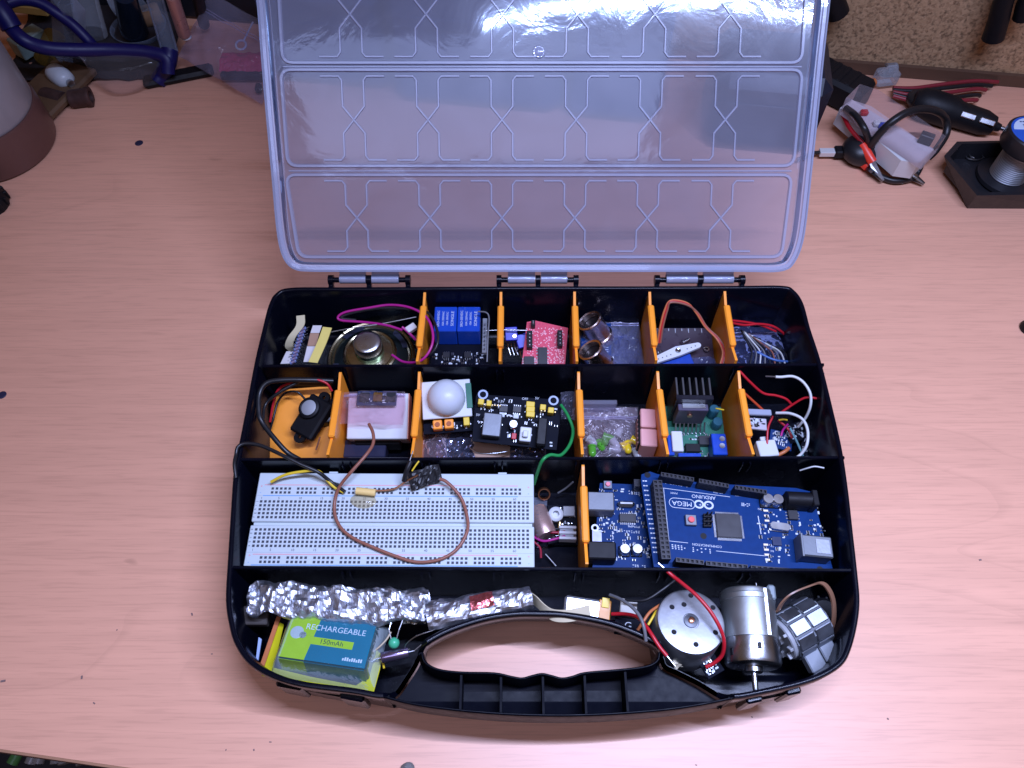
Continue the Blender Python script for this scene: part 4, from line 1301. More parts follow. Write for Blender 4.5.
# --- tangle at the right end of the second row
wire([(739.5,371,46),(750,382,42),(763,393,36),(776,395.5,34),(786,399,32),(792,405,28)], .8, W_RED, 'red lead leaving the orange divider at top of tangle')
wire([(742,391,38),(753,401,32),(765,412,26)], .8, mat('rust_wire',(.50,.06,.02),.4), 'rust red lead low behind the divider in tangle')
wire([(779,414,26),(792,405,32),(803,398.5,38),(810,397.5,40),(817,398.5,40)], .75, W_RED, 'red lead pointing right towards the case wall', tip='b')
wire([(775.5,376.8,46),(781,377,46),(793,376.5,46),(803,382,46),(810,393,44),(810.5,405,40),(806,417,32),(798,427,24)], .85, W_WHT, 'white lead with its end in the air above tangle', tip='a', n=10)
wire([(776,413,30),(790,413.5,34),(802,419,36),(807.5,430,36),(807,444,34),(802,453,30),(797,457.5,28)], .9, W_WHT, 'white lead curving round the small boards in tangle', n=10)
wire([(773,416,24),(768,428,20),(767,446,16)], .75, W_RED, 'red lead running down into the small white plug')
wire([(778,420,20),(788,429,18),(792,438,16)], .8, W_RED, 'short red lead over the small boards')
wire([(813,386,34),(824,373,46)], .45, W_GRY, 'thin grey wire leaning on the right wall')
wire([(813,411,24),(817,420,22),(827,430,20)], .45, W_GRY, 'thin grey wire lying low at the right wall')
q = P(768,455,14)
t = thing('white_plug', 'small white plug at foot of the right tangle', 'plug', at(q.x,q.y,q.z,6))
mb = MB(); mb.box(-6,-2,-4,6,9,3,.5); mb.build('plug_body', WHITE, t)
mb = MB(); mb.box(-2.5,9,-2,2.5,12,2,.4); mb.build('plug_neck', WHITE, t)
F = Frame((747,428,24), (767,430,24), (748,417,24))
t = thing('label_board', 'pale printed board beside the second row divider', 'circuit board', F)
mb = MB(); mb.box(0,0,-1.5,F.w,F.h,0,.2); mb.build('board', mat('pale_board',(.45,.42,.46),.4), t)
smd(t,F.w,F.h,30,17)
F = Frame((747,414,30), (772,415,30), (748,407,30))
t = thing('shiny_strip', 'grey plastic strip lying above the pale board', 'strip', F)
mb = MB(); mb.box(0,0,-2,F.w,F.h*.8,0,.4); mb.build('strip_body', mat('grey_strip',(.30,.33,.42),.3), t)
for k,(x,y,a,l) in enumerate(((781,440,-14,'small board with two round contacts in the tangle'),(796,432,20,'small crowded board under the white lead ends'),(812,449,-30,'dark little board at the far right corner'))):
    q = P(x,y,12+k)
    t = thing('mini_board', l, 'circuit board', at(q.x,q.y,q.z,a,8))
    mb = MB(); mb.box(-7,-6,-1.2,7,6,0,.2); mb.build('board', [PCBB,PCBK,PCBK][k], t)
    smd(t,13,11,26,40+k,x0=-7,y0=-6)
    for s in (-1,1):
        mb = MB(); mb.lathe([(.7,0),(1.5,0),(1.5,1.4),(.7,1.4),(.7,0)],12,(s*3.4,3.5,0)); mb.build('contact_ring', STEEL, t, smooth=40)
t = wire([(790,428,22),(797,442,18),(803,456,14)], .7, mat('teal_wire',(.15,.32,.36),.3), 'straight teal rod standing in the tangle', 'rod')
wire([(776,456,12),(784,452,14),(789,448,14)], 1.2, W_ORG, 'orange wire scrap at foot of the tangle')
wire([(788,424,24),(783,430,20),(781,436,18)], .7, W_MAG, 'short pink lead on the small boards')
wire([(779,420,23),(783,419.5,24),(787,420,23)], .6, W_YEL, 'tiny yellow wire in the middle of tangle')
# ================================================================== third row: breadboard
F = Frame((243,567,39), (534.5,568.5,39), (253,481,40))
t = thing('breadboard', 'large white solderless breadboard filling the third row', 'breadboard', F)
BBM = mat('breadboard_white', (0.50,0.56,0.58), .5, var=.03)
W_, H_ = F.w, F.h
WT = (F.uv(531.5,474)[0], F.uv(531.5,474)[1])
k = W_/165.0
GRV = H_*.495
z0 = -8.5
mb = MB()
mb.box(0,0,z0,W_,GRV-1.1,0,.4); mb.box(0,GRV+1.1,z0,W_,WT[1],0,.4); mb.box(1,GRV-1.2,z0,W_-1,GRV+1.2,-2.0)
mb.build('board_block', BBM, t)
# holes: dark square pits
hol = MB(); hs = .74*k
def hole(x,y): hol.box(x-hs,y-hs,.0,x+hs,y+hs,.035)
pit = 2.54*k
vs_ = H_/54.5
rows_main = [GRV+(3.9+i*2.54)*vs_ for i in range(5)] + [GRV-(3.9+i*2.54)*vs_ for i in range(5)]
x0 = W_*.5-31*pit
for y in rows_main:
    for i in range(63): hole(x0+i*pit,y)
rails = [GRV+(20.0)*vs_, GRV+(22.6)*vs_, GRV-(21.2)*vs_, GRV-(23.8)*vs_]
for y in rails:
    for gq in range(10):
        for i in range(5): hole(x0+2.2*pit+gq*6*pit+i*pit,y)
o = hol.build('contact_holes', mat('hole_dark',(.04,.045,.065),.7), t); o['kind'] = 'stuff'
RAILB = mat('rail_blue',(.10,.30,.62),.6); RAILR = mat('rail_red',(.70,.30,.32),.6)
for y,m in ((GRV+17.9*vs_,RAILB),(GRV+25.0*vs_,RAILR),(GRV-19.2*vs_,RAILR),(GRV-25.7*vs_,RAILB)):
    mb = MB(); mb.box(4,y-.22,.02,W_-9,y+.22,.06); mb.build('rail_line', m, t)
mb = MB()
for y in (GRV+18.0*vs_, GRV-18.0*vs_):
    mb.box(.5,y-.1,.01,W_-.5,y+.1,.03)
mb.build('joint_line', mat('joint_grey',(.35,.38,.42),.6), t)
for n in range(13):
    s = str(max(1,n*5))
    x = x0 + (max(1,n*5)-1)*pit
    lettering(s,1.9,at(x,GRV+16.2*vs_,.05),t,DINK); lettering(s,1.9,at(x,GRV-16.6*vs_,.05),t,DINK)
for i,ch in enumerate('fghij'): 
    lettering(ch,1.9,at(x0-2.6*k,rows_main[i],.05,90),t,DINK); lettering(ch,1.9,at(x0+64.2*pit,rows_main[i],.05,90),t,DINK)
for i,ch in enumerate('edcba'): 
    lettering(ch,1.9,at(x0-2.6*k,rows_main[5+i],.05,90),t,DINK); lettering(ch,1.9,at(x0+64.2*pit,rows_main[5+i],.05,90),t,DINK)
for x in (2.4, W_-3):
    for y,ch,m in ((GRV+24*vs_,'+',RAILR),(GRV+20*vs_,'-',RAILB),(GRV-20*vs_,'+',RAILR),(GRV-24*vs_,'-',RAILB)):
        lettering(ch,2.6,at(x,y,.05),t,m)
for x in (W_*.25, W_*.6, W_*.87):
    mb = MB(); mb.box(x,WT[1],z0+2,x+5,WT[1]+1.6,-1.5,.2); mb.build('snap_lug', BBM, t)
    mb = MB(); mb.box(x,-1.4,z0+2,x+5,0,-2,.2); mb.build('snap_lug', BBM, t)

# leads on the breadboard
wire([(236,478,52.3),(234.5,464,53.9),(236,455,53.0),(238,447,54.0),(246,443.5,54.0),(262,446,54.0),(284,456,54.0),(300,464,52.3),(318,472,49.3),(331,482,43.7),(345,492,42.5)], 1.1, W_BLK, 'long black lead coming over the left wall to the glued tip', 'cable', n=10)
wire([(271,482,43.7),(285,475,46.8),(303,471.5,48.1),(318,471,48.7),(326,479,45.0),(334,487,43.1),(344,492.5,42.2)], .85, W_YEL, 'yellow lead arching from the breadboard edge to the glued tip', n=10)
q0, q1 = P(333,485,42.5), P(358,492,24.3)
mb = MB(); mb.tube([q0-q0,(q1-q0)*.5,q1-q0],1.9,10)
o = mb.build('heat_shrink', W_BLK, smooth=50, origin=(0,0,0)); o.location = q0*S; tag(o,'black heat shrink sleeve joined to the yellow glued tip','sleeve')
q = P(366,492,42.3)
t = thing('probe_tip', 'yellow probe tip set in a drop of clear glue', 'probe tip', at(q.x,q.y,q.z,-6))
mb = MB(); mb.tube([(-5.5,0,.4),(5.5,0,.2)],2.0,10,flat=1.1); mb.build('tip', mat('tip_yellow',(.78,.55,.20),.4), t, smooth=50)
mb = MB(); mb.grid(18,14,lambda u,v:(-1+math.cos(u*6.2832)*7.5*v+noise.noise(Vector((u*6,v*2,1)))*.6, -4.5+math.sin(u*6.2832)*4.6*v, (1-v*v)*1.8-2.2),True)
mb.build('glue_drop', film('amber_glue',(.80,.68,.42),.42,.1,.15,200), t, smooth=70)
wire([(372,490,41.9),(382,490.5,42.2),(395,488.5,43.1),(405,482,45.0),(413,477.5,46.8),(418,475,48.1)], .55, COPPER, 'copper coloured lead between the probe tip and black tape')
wire([(369,424,49.3),(373,433,51.5),(373,444,52.3),(366,455,53.9),(352,471,52.3),(340,486,46.8),(335,500,43.1),(335,515,41.9),(341,528,41.6),(353,538,41.3),(370,546,41.3),(395,556,41.0),(416,562,40.6),(438,560,41.0),(455,551,41.3),(465,537,41.9),(468,523,41.9),(463,502,42.5),(455,490,44.4),(446,481.5,45.6),(440,479,45.6)], .95, W_BRN, 'long brown lead looping across the breadboard', n=10)
F = Frame((411,489,43.1), (441,481,43.1), (413,471,47))
t = thing('tape_flag', 'flag of black insulating tape on upper breadboard edge', 'tape', F)
mb = MB(); mb.grid(16,9,crumpled(16,9,lambda u,v:(u*18.5,v*10+(1-u)*-1.0,1.2*math.sin(5*u)),4,.8,.3)); mb.build('tape', W_BLK, t)
wire([(404,481,46.2),(407,470,51.5),(411,461,53.5)], 1.5, W_BLK, 'black sleeved lead standing at the partition above breadboard')
wire([(409,463,53.5),(413,451,53.9)], .35, CHROME, 'bare lead tip above the black sleeve')
wire([(412,471,50.6),(416,465,52.3),(419,461,53.1)], .5, W_YEL, 'tiny yellow lead beside the black tape flag')

# --- the jumble between breadboard and divider
q = P(541,522,16)
t = thing('small_motor', 'small salmon sided motor half hidden right of the breadboard', 'motor', at(q.x,q.y,q.z,20))
mb = MB(); mb.lathe([(0,-9),(6,-9),(6.3,-8),(6.3,8),(5.6,9),(0,9)],22,axis='y'); mb.build('can', mat('salmon_tin',(.62,.42,.38),.3,.7), t, smooth=40)
mb = MB(); mb.lathe([(2,9),(2,10.5),(.6,10.5),(.6,14)],12,axis='y'); mb.build('shaft', STEEL, t, smooth=40)
F = Frame((548,545,8), (578,545,8), (548,505,12))
t = thing('motor_board', 'dark board with a round white ring in the third row', 'circuit board', F)
mb = MB(); mb.box(0,0,-1.5,F.w,F.h,0,.2); mb.build('board', PCBK, t)
smd(t,F.w,F.h,46,31)
c = F.uv(556,514,6); mb = MB(); mb.lathe([(2.0,0),(4.4,0),(4.4,6),(3.6,6.6),(2.0,6.6),(2.0,3),(0,3)],20,(c[0],c[1],0)); mb.build('white_ring', WHITE, t, smooth=40)
c = F.uv(569,511,4); mb = MB(); mb.cbox(c[0],c[1],.1,7,6,4,.4); mb.build('grey_part', GREY, t)
c = F.uv(560,522,3); mb = MB(); mb.cyl((c[0],c[1],2),(c[0]-1,c[1]-7,2),1.4); mb.build('brass_pin', BRASS, t, smooth=40)
q = P(567.5,533,16)
t = thing('white_connector', 'white two way connector on dark red leads', 'connector', at(q.x,q.y,q.z,-2))
for kk in range(3):
    mb = MB(); mb.box(-5,-4.6+kk*3.3,-3,5,-4.6+kk*3.3+1.6,2.5,.2); mb.build('rib', WHITE, t)
mb = MB(); mb.box(-4.6,-4.4,-3,3.5,3.4,1.0,.2); mb.build('shell', GREY, t)
wire([(532,526,16),(542,531,18),(556,532.5,18),(565,531.5,17)], .75, mat('dark_red_wire',(.30,.01,.03),.35), 'dark red lead entering the white connector on top', group='leads of the white connector')
wire([(532,536,16),(543,541,17),(555,539,18),(565,536,17)], .75, W_MAG, 'crimson lead entering the white connector below', group='leads of the white connector')
wire([(533,541,16),(540,548,14),(541,558,12)], .7, mat('dark_red_wire',(0,0,0)), 'dark red lead bending down beside the breadboard corner')
wire([(532,530,15),(550,529,17),(564,529,16)], .7, W_BLK, 'black lead entering the white connector', group='leads of the white connector')
wire([(545.5,554,8),(556,566,8)], .45, CHROME, 'bare steel pin lying at foot of the third row', 'pin')
q = P(544,493,16)
t = thing('copper_coil', 'small copper wire coil beside the breadboard', 'coil', at(q.x,q.y,q.z,0,40))
for kk in range(4):
    mb = MB(); mb.tube([(3.4*math.cos(a*.5236),3.4*math.sin(a*.5236),kk*.9) for a in range(13)],.5,6); mb.build('turn', COPPER, t, smooth=60)
F = Frame((533,505,14), (547,506,14), (534,497,14))
mb = MB(); mb.box(0,0,-6,F.w,F.h,0,.3); o = mb.build('clear_housing', film('case_film',(.7,.74,.9),.3)); o.matrix_world = mscaled(F.m); tag(o,'bluish clear housing touching the upper right of breadboard','housing')
wire([(558,493,14),(566,488,18),(573,482,24)], .6, W_GRY, 'grey wire sticking up behind the dark board')

# ================================================================== third row: the two blue boards
BK = mat('pin_black',(.012,.012,.02),.4)
F = Frame((591,568,24), (720,572,24), (598,484,25))
t = thing('controller_board', 'smaller blue controller board lying under the larger one', 'controller board', F)
poly = [F.uv(*p) for p in ((592,569),(712,572),(716,488),(600,483),(599,490),(594,560))]
mb = MB(); mb.prism(poly,-1.6,0); mb.build('board', PCBB, t)
b1 = fbox(F,t,'usb_socket',601,501,26,18,.1,11,DULLM,.6)
b2 = fbox(F,t,'power_socket',602,550,28,17,.1,11,DARK,.8)
fbox(F,t,'crystal',626.5,503,17,6,.1,3.4,CHROME,1.5)
c = F.uv(627.5,519); chip(t,c[0],c[1],9.6,5,2,8,name='interface_chip')
for (x,y) in ((625,549),(637.5,549)):
    c = F.uv(x,y,5); can(t,c[0],c[1],3.0,6)
c = F.uv(607.5,486); button(t,c[0],c[1],5.0,.1,mat('pink_cap',(.80,.25,.30),.4))
c = F.uv(595,528); mb = MB(); mb.lathe([(1.2,.05),(2.2,.05),(2.2,.4),(1.2,.4),(1.2,.05)],16,(c[0],c[1],0)); mb.build('plated_hole', CHROME, t, smooth=40)
fbox(F,t,'bare_copper_patch',597,537,9,14,.03,.08,mat('tinned_patch',(.45,.47,.6),.35,.4))
smd(t, 36, 46, 150, 51, x0=4, y0=3)
mb = MB()
for kk in range(14):
    c = F.uv(641.5+kk*.42,480+kk*4.6,9)
mb.build('blank', INK, None) if False else None
RD = random.Random(77)
def printing(F, t, spots, seed, name='board_print'):
    """rows of tiny silk screen ticks that stand for pin names too small to read"""
    mb = MB(); rnd = random.Random(seed)
    for (xa,ya,xb,yb,n,l) in spots:
        for i in range(n):
            f = (i+.5)/n
            x,y = F.uv(xa+(xb-xa)*f, ya+(yb-ya)*f)
            for s in range(3):
                if rnd.random() < .8:
                    ly = y - l/2 + s*l/3
                    mb.box(x-.35+rnd.uniform(-.15,.15), ly, .02, x+.4, ly+l/3*.55, .05)
    o = mb.build(name, INK, t); o['kind'] = 'stuff'; return o
printing(F,t,[(628,526,640,527,8,1.2),(616,531,640,532,10,1.6),(628,492,640,493,5,2.4),(612,520,614,560,8,2.0),(632,566,646,567,6,2.5)],3)
fbox(F,t,'header_socket',645,483,22,7,.1,8,BK,.2)

F = Frame((654,566,38), (832,574,33), (641,474,38))
t = thing('mega_controller_board', 'large blue controller board with upside down white lettering', 'controller board', F)
t.name = 'large_controller_board'
poly = [F.uv(*p) for p in ((654,567),(826,576),(833,570),(812,492),(796,488),(700,483),(657,474),(650,471.5),(641.5,474.5),(641,481))]
mb = MB(); mb.prism(poly,-1.6,0); mb.build('board', mat('bright_blue_board',(.0015,.029,.135),.45,var=.2,nscale=300,spec=.15), t)
# double row socket down the left side
a0, a1 = F.uv(657.5,480,8.5), F.uv(666.5,559,8.5)
def sock(p, q, nrow, ncol, zt=8.5, name='header_socket'):
    """socket strip from p to q (local mm): a black block whose holes are cut by a raised lattice"""
    p, q = Vector(p), Vector(q); d = q-p; L_ = d.length; a = math.atan2(d.y,d.x)
    mb = MB(); mb.T = Matrix.Translation((p.x,p.y,0)) @ Matrix.Rotation(a,4,'Z')
    wd = 2.54*nrow
    mb.box(0,-wd/2,.1,L_,wd/2,zt-1.2)
    st = L_/ncol
    mb.k = 1
    for i in range(ncol+1):
        mb.box(max(0,i*st-.55),-wd/2,zt-1.19,min(L_,i*st+.55),wd/2,zt)
    for j in range(nrow+1):
        y = -wd/2 + j*2.54
        mb.box(0,max(-wd/2,y-.5),zt-1.18,L_,min(wd/2,y+.5),zt-.02)
    return mb.build(name,[mat('socket_pit',(.004,.004,.006),.6),mat('socket_grey',(.022,.022,.030),.42)],t)
sock(a0,a1,2,18)
s1 = [((661,474),(694,479.5),8),((699,480.5),(729,486),8),((735,487),(767,492),8)]
for (p,q,n) in s1: sock(F.uv(*p,8.5),F.uv(*q,8.5),1,n)
for (p,q,n) in (((676,559.5),(704,562.5),6),((706,563),(748,567),8),((751,567.5),(797,571),8)): sock(F.uv(*p,8.5),F.uv(*q,8.5),1,n)
c = F.uv(647.5,475); mb = MB(); mb.lathe([(0,.04),(1.8,.04),(1.8,.09),(0,.09)],16,(c[0],c[1],0)); mb.build('mounting_hole', DARK, t)
c = F.uv(820,569.5); mb = MB(); mb.lathe([(0,.04),(1.8,.04),(1.8,.09),(0,.09)],16,(c[0],c[1],0)); mb.build('mounting_hole', DARK, t)
c = F.uv(703.5,536); mb = MB(); mb.lathe([(0,.04),(1.8,.04),(1.8,.09),(0,.09)],16,(c[0],c[1],0)); mb.build('mounting_hole', DARK, t)
# main chip, turned with the board
ang = math.degrees(math.atan2(F.uv(738,513)[1]-F.uv(717,513)[1], F.uv(738,513)[0]-F.uv(717,513)[0]))
a,b,c_,d_ = F.uv(717,513,2),F.uv(738,514,2),F.uv(741,537,2),F.uv(720,538,2)
cx = sum(v[0] for v in (a,b,c_,d_))/4; cyy = sum(v[1] for v in (a,b,c_,d_))/4
mb = MB(); mb.cbox(cx,cyy,.3,14,14,1.7,.3); mb.k = 1
for s in (-1,1):
    for i in range(25):
        u_ = -6.4+i*.533
        mb.box(cx+u_-.16,cyy+s*7.6-.75,.05,cx+u_+.16,cyy+s*7.6+.75,.6); mb.box(cx+s*7.6-.75,cyy+u_-.16,.05,cx+s*7.6+.75,cyy+u_+.16,.6)
mb.build('main_chip',[mat('chip_grey',(.045,.045,.05),.38),CHROME],t)
c = F.uv(691,520,2); button(t,c[0],c[1],6.2,.1,mat('red_cap',(.75,.12,.12),.4),'reset_button')
mb = MB()
for i in range(2):
    for j in range(3):
        c = F.uv(704.5+i*4.2, 517+j*4.6); mb.cbox(c[0],c[1],.1,2.3,2.3,2.4,.1); mb.cbox(c[0],c[1],2.4,.64,.64,5)
mb.build('pin_block', [DARK], t)
for (x,y) in ((768,499),(778,499.5)):
    c = F.uv(x,y,5.5); can(t,c[0],c[1],3.2,6.5)
p0, p1 = F.uv(786,498.5,7), F.uv(812,500,7)
mb = MB(); mb.box(p0[0],p0[1]-4.5,.1,p1[0]-1,p1[1]+4.5,6,.6); mb.lathe([(0,-7),(4.4,-7),(4.4,7),(0,7)],20,((p0[0]+p1[0])/2,p0[1],6.3),'x'); mb.box(p1[0]-1,p1[1]-4.8,.1,p1[0]+2.5,p1[1]+4.8,11,.6)
mb.build('power_socket', DARK, t, smooth=40)
c = F.uv(779.5,527,2); mb = MB(); mb.T = at(c[0],c[1],0,-6); mb.box(-5.6,-2.4,.1,5.6,2.4,.9,.4); mb.prism([(-3.4+2.1*math.cos(R(a)) if math.cos(R(a))<0 else 3.4+2.1*math.cos(R(a)),2.1*math.sin(R(a))) for a in range(0,360,20)],.9,3.6)
mb.build('crystal', CHROME, t, smooth=50)
p0 = F.uv(802,549,10); p1 = F.uv(832,553,10)
a = F.uv(803,556,10.5); b = F.uv(831,536,10.5)
mb = MB(); mb.T = at((a[0]+b[0])/2,(a[1]+b[1])/2,0,-3)
sx_, sy_ = abs(b[0]-a[0])*.98, abs(b[1]-a[1])
mb.box(-sx_/2,-sy_/2,.3,sx_/2,sy_/2,10.5,.7); mb.box(-sx_/2-.01,-sy_/2-.6,.2,-sx_/2+1.2,sy_/2+.6,10.9,.2)
us = mb.build('usb_socket', DULLM, t)
mb = MB(); mb.T = at((a[0]+b[0])/2,(a[1]+b[1])/2,0,-3); mb.box(-sx_/2+8,-sy_/2+2,10.51,sx_/2-1.5,sy_/2-2,10.7,.1); mb.build('pressed_panel', mat('panel_tin',(.34,.36,.40),.5,1.0,bump=.1), us)
c = F.uv(793,515,1.5); chip(t,c[0],c[1],5.5,5.5,1.8,3,side='x',name='regulator')
c = F.uv(777,541,1); mb = MB(); mb.cbox(c[0],c[1],.1,5,5,.9,.1); mb.build('interface_chip', mat('chip_navy',(.02,.03,.08),.4), t)
for (x,y,n,l) in ((766,511,3,0),(766,545,4,0)):
    for i in range(n):
        c = F.uv(x-.5+i*.6,y+i*5); mb = MB(); mb.box(c[0]-1.3,c[1]-.6,.05,c[0]+1.3,c[1]+.6,.7,.1); mb.build('light_chip', mat('pale_amber',(.8,.72,.55),.3), t)
bx = F.uv(760,560)[0]
smd(t, 40, 40, 130, 61, x0=F.uv(757,540)[0], y0=3, avoid=[(a[0]-3,a[1]-3,b[0]+3,b[1]+3)])
# white printing: everything on this board reads upside down in the picture
RZ = 180+ang*0
def up(s,x,y,size,sx=1.0,rz=0,name='lettering'):
    c = F.uv(x,y); return lettering(s,size,at(c[0],c[1],.05,180-3+rz),t,INK,name,sx=sx)
up('ARDUINO',703.5,497,3.0)
up('MEGA',682,503.5,3.9,1.1)
def stroke(pts2, wd, closed=False, name='board_mark'):
    mb = MB(); strip(mb,pts2,wd,.08,closed); mb.build(name,INK,t)
cl = F.uv(682,503.5); ww,hh = 7.3,2.9
pill = []
for i in range(9): a_ = R(-90+180*i/8); pill.append((ww-hh+hh*math.cos(a_), hh*math.sin(a_)))
for i in range(9): a_ = R(90+180*i/8); pill.append((-ww+hh+hh*math.cos(a_), hh*math.sin(a_)))
ca_, sa_ = math.cos(R(-3)), math.sin(R(-3))
stroke([(cl[0]+x*ca_-y*sa_, cl[1]+x*sa_+y*ca_) for x,y in pill],.35,True)
# the two linked rings with plus and minus inside
ci = F.uv(703.8,504.8)
for s in (-1,1):
    stroke([(ci[0]+s*2.75*ca_+2.35*math.cos(R(a_)), ci[1]+s*2.75*sa_+2.1*math.sin(R(a_))) for a_ in range(0,360,20)],1.05,True)
up('+',700.2,504.6,3.0); up('-',707.5,505.2,3.4)
stroke([F.uv(662,488),F.uv(730,497)],.3); stroke([F.uv(663.5,488),F.uv(669,541)],.3); stroke([F.uv(669,541),F.uv(688,543)],.3)
stroke([F.uv(716,551),F.uv(766,556)],.3); stroke([F.uv(758,516),F.uv(761,534)],.5); stroke([F.uv(731,494),F.uv(748,497.5)],.3)
up('COMMUNICATION',707,545.5,1.9); up('PWM',674,493,1.7); up('TX RX',739,495.5,1.6); up('SCL SDA',718,492.5,1.5)
up('ON',760,509,1.6); up('RX',772,551,1.5); up('TX',772,546,1.5)
printing(F,t,[(664,481,688,485,9,3.0),(696,486,724,491,9,3.0),(732,491,752,494.5,6,3.0),(671,546,686,548,5,3.0),(691,549,712,551,5,3.0),(741,504,750,505,5,2.2)],8)
for i in range(16):
    c = F.uv(645+i*.72,481+i*4.75); mb = MB()
    mb.box(c[0]-1.4,c[1]-.35,.02,c[0]-.4,c[1]+.35,.05); mb.box(c[0]-.1,c[1]-.35,.02,c[0]+1.1,c[1]+.35,.05)
    mb.build('pin_number', INK, t)
wire([(800,470.5,40),(808,468,44),(815,466.5,46),(824,468,46)], .45, W_WHT, 'thin white wire end at rear of third row right corner')

# ================================================================== front compartment
# --- long foil roll
pth = catmull(Pw([(247,598,42),(268,598,42),(300,601,42),(340,605,42),(380,606,42),(415,606,42),(430,603,42)]), 8)
def foil_roll(name, label, pts3, wid, thick, seed, cat, nv=16):
    o3 = pts3[0].copy(); n = len(pts3)
    t = thing(name, label, cat, o3)
    def prof(u,v):
        f = u*(n-1); i = min(int(f),n-2); p = pts3[i].lerp(pts3[i+1],f-i)
        d = (pts3[i+1]-pts3[i]).normalized(); s = Vector((-d.y,d.x,0)); a = 2*math.pi*v
        e = .72+.28*math.sin(math.pi*min(1,u*1.02))**.4
        e *= 1+.16*noise.noise(Vector((u*7,seed,0)))
        return p - o3 + s*(wid*e*math.cos(a)*.5) + Vector((0,0,1))*(thick*e*math.sin(a)*.5)
    mb = MB(); mb.grid(130,36,crumpled(0,0,prof,seed,2.0,.095)); mb.build('foil_skin', FOIL, t)
    return t
foil_roll('foil_roll', 'long roll of crumpled kitchen foil in the front compartment', pth, 19, 7, 3, 'foil roll')
mb = MB(); mb.grid(14,10,crumpled(14,10,lambda u,v:(u*12-6,v*8-4,0),9,1.5,.2)); q = P(414,616,40); o = mb.build('foil_fold', mat('warm_foil',(.62,.60,.52),.3,1.0,bump=.5,bscale=500)); o.location = q*S; tag(o,'loose fold of foil at right end of the long roll','foil')  # fold in a warmer foil tone than the roll
F = Frame((429,630,49), (534,608,50), (424,602,46))
t = thing('foil_packet', 'flat foil packet with reddish print beside grip hole', 'foil packet', F)
mb = MB(); mb.grid(44,14,crumpled(60,20,lambda u,v:(u*F.w,v*F.h*(1-.18*u),5*math.sin(math.pi*v)**.6),13,.9,.12)); mb.build('packet_skin', FOIL, t)
mb = MB(); mb.grid(18,10,crumpled(18,10,lambda u,v:(F.w*(.42+.22*u),F.h*(.18+.5*v),6.2+1*math.sin(3*v)),13,.5,.16)); mb.build('red_print', mat('red_foil',(.62,.16,.16),.25,.9,bump=.5,bscale=500), t)
mb = MB(); mb.box(-7,-5,-3,7,5,2,.5); q = P(256,616,30); o = mb.build('dark_block', mat('brown_block',(.06,.05,.045),.4)); o.location = q*S; tag(o,'dark brown block peeping out under the foil roll end','block')

# --- blister packed battery
F = Frame((276.5,655,47), (366,668,47), (289,609,41))
t = thing('battery', 'square rechargeable battery with lime and blue label', 'battery', F)
W_ = F.w; H_ = F.h
sh = F.uv(289,611)[0]
mb = MB(); mb.box(0,-1,-15,W_,H_,-.2,1.5); mb.build('battery_body', mat('battery_side',(.02,.06,.07),.3), t)
LIME = mat('lime_print',(.33,.52,.02),.35); TEAL = mat('blue_print',(.004,.14,.22),.3,var=.25,nscale=30)
xs = W_*.33
mb = MB(); mb.prism([(.8,-.4),(xs-1,-.4),(xs+1.2,H_-.6),(.8,H_-.6)],-.19,-.12); mb.build('lime_panel', LIME, t)
mb = MB(); mb.prism([(xs-1,-.4),(W_-.8,-.4),(W_-.8,H_-.6),(xs+1.2,H_-.6)],-.19,-.12); mb.build('blue_panel', TEAL, t)
mb = MB(); mb.box(.8,-1.2,-14.5,xs-1,-1.05,-1); mb.build('lime_panel', LIME, t)
mb = MB(); mb.box(xs-1,-1.2,-14.5,W_-.8,-1.05,-1); mb.build('blue_panel', TEAL, t)
a = F.uv(310,640); b = F.uv(353,646)
mb = MB(); mb.box(a[0],(a[1]+b[1])/2-2.0,-.11,b[0],(a[1]+b[1])/2+2.0,-.06); mb.build('lime_band', LIME, t)
lettering('150mAh',3.6,at((a[0]+b[0])/2,(a[1]+b[1])/2,-.03),t,mat('dark_green_ink',(.01,.05,.04),.5))
c = F.uv(336,630); lettering('RECHARGEABLE',4.3,at(c[0],c[1],-.08,1),t,INK,sx=1.0)
c = F.uv(352,660); mb = MB()
for kk in range(9): mb.box(c[0]-5+kk*1.15,c[1]-.9,-.11,c[0]-4.2+kk*1.15,c[1]+(.9 if kk % 3 else .3),-.06)
mb.build('small_print', INK, t)
c = F.uv(297,632); mb = MB(); mb.lathe([(0,.0),(3.2,0),(3.4,-.1)],18,(c[0],c[1],-.0)); mb.lathe([(0,.01),(1.8,.01)],14,(c[0]+3.4,c[1]-1,0)); mb.build('grey_emblem', mat('emblem_grey',(.40,.45,.46),.35), t)
BL = film('blister_film',(.75,.88,.92),.04,.07,.2,120)
t = thing('blister_pack', 'clear blister on a yellow green card round battery', 'blister pack', F)
mb = MB()
def bl(u,v):
    X = -4+u*(W_+8); Y = -5.5+v*(H_+9)
    e = min(1,min(u,1-u)*9)*min(1,min(v,1-v)*8)
    return (X, Y, -13+14.2*e**.55 + noise.noise(Vector((X*.15,Y*.15,3)))*.5)
mb.grid(34,28,bl); mb.build('blister', BL, t, smooth=70)
YG = mat('yellow_green_card',(.55,.52,.01),.35)
pp = [F.uv(*p,-14) for p in ((262,671),(272,668),(300,676),(340,686),(358,690),(366,672),(375,655),(380,662),(376,684),(372,692),(362,696),(352,694),(345,688),(300,680),(276,676),(270,677),(262,674))]
def slab(pix,zz,th,m,nm):
    mb = MB(); mb.prism([F.uv(*p,zz) for p in pix],zz,zz+th); return mb.build(nm,m,t)
slab(((262,676),(271,678),(274,668),(284,625),(278,622)),-14,.6,YG,'card_edge')
slab(((273,668),(271,675),(300,681),(345,690),(352,695),(366,697),(374,692),(380,670),(382,655),(376,650),(368,678),(356,686),(310,677)),-14,.6,YG,'card_edge')
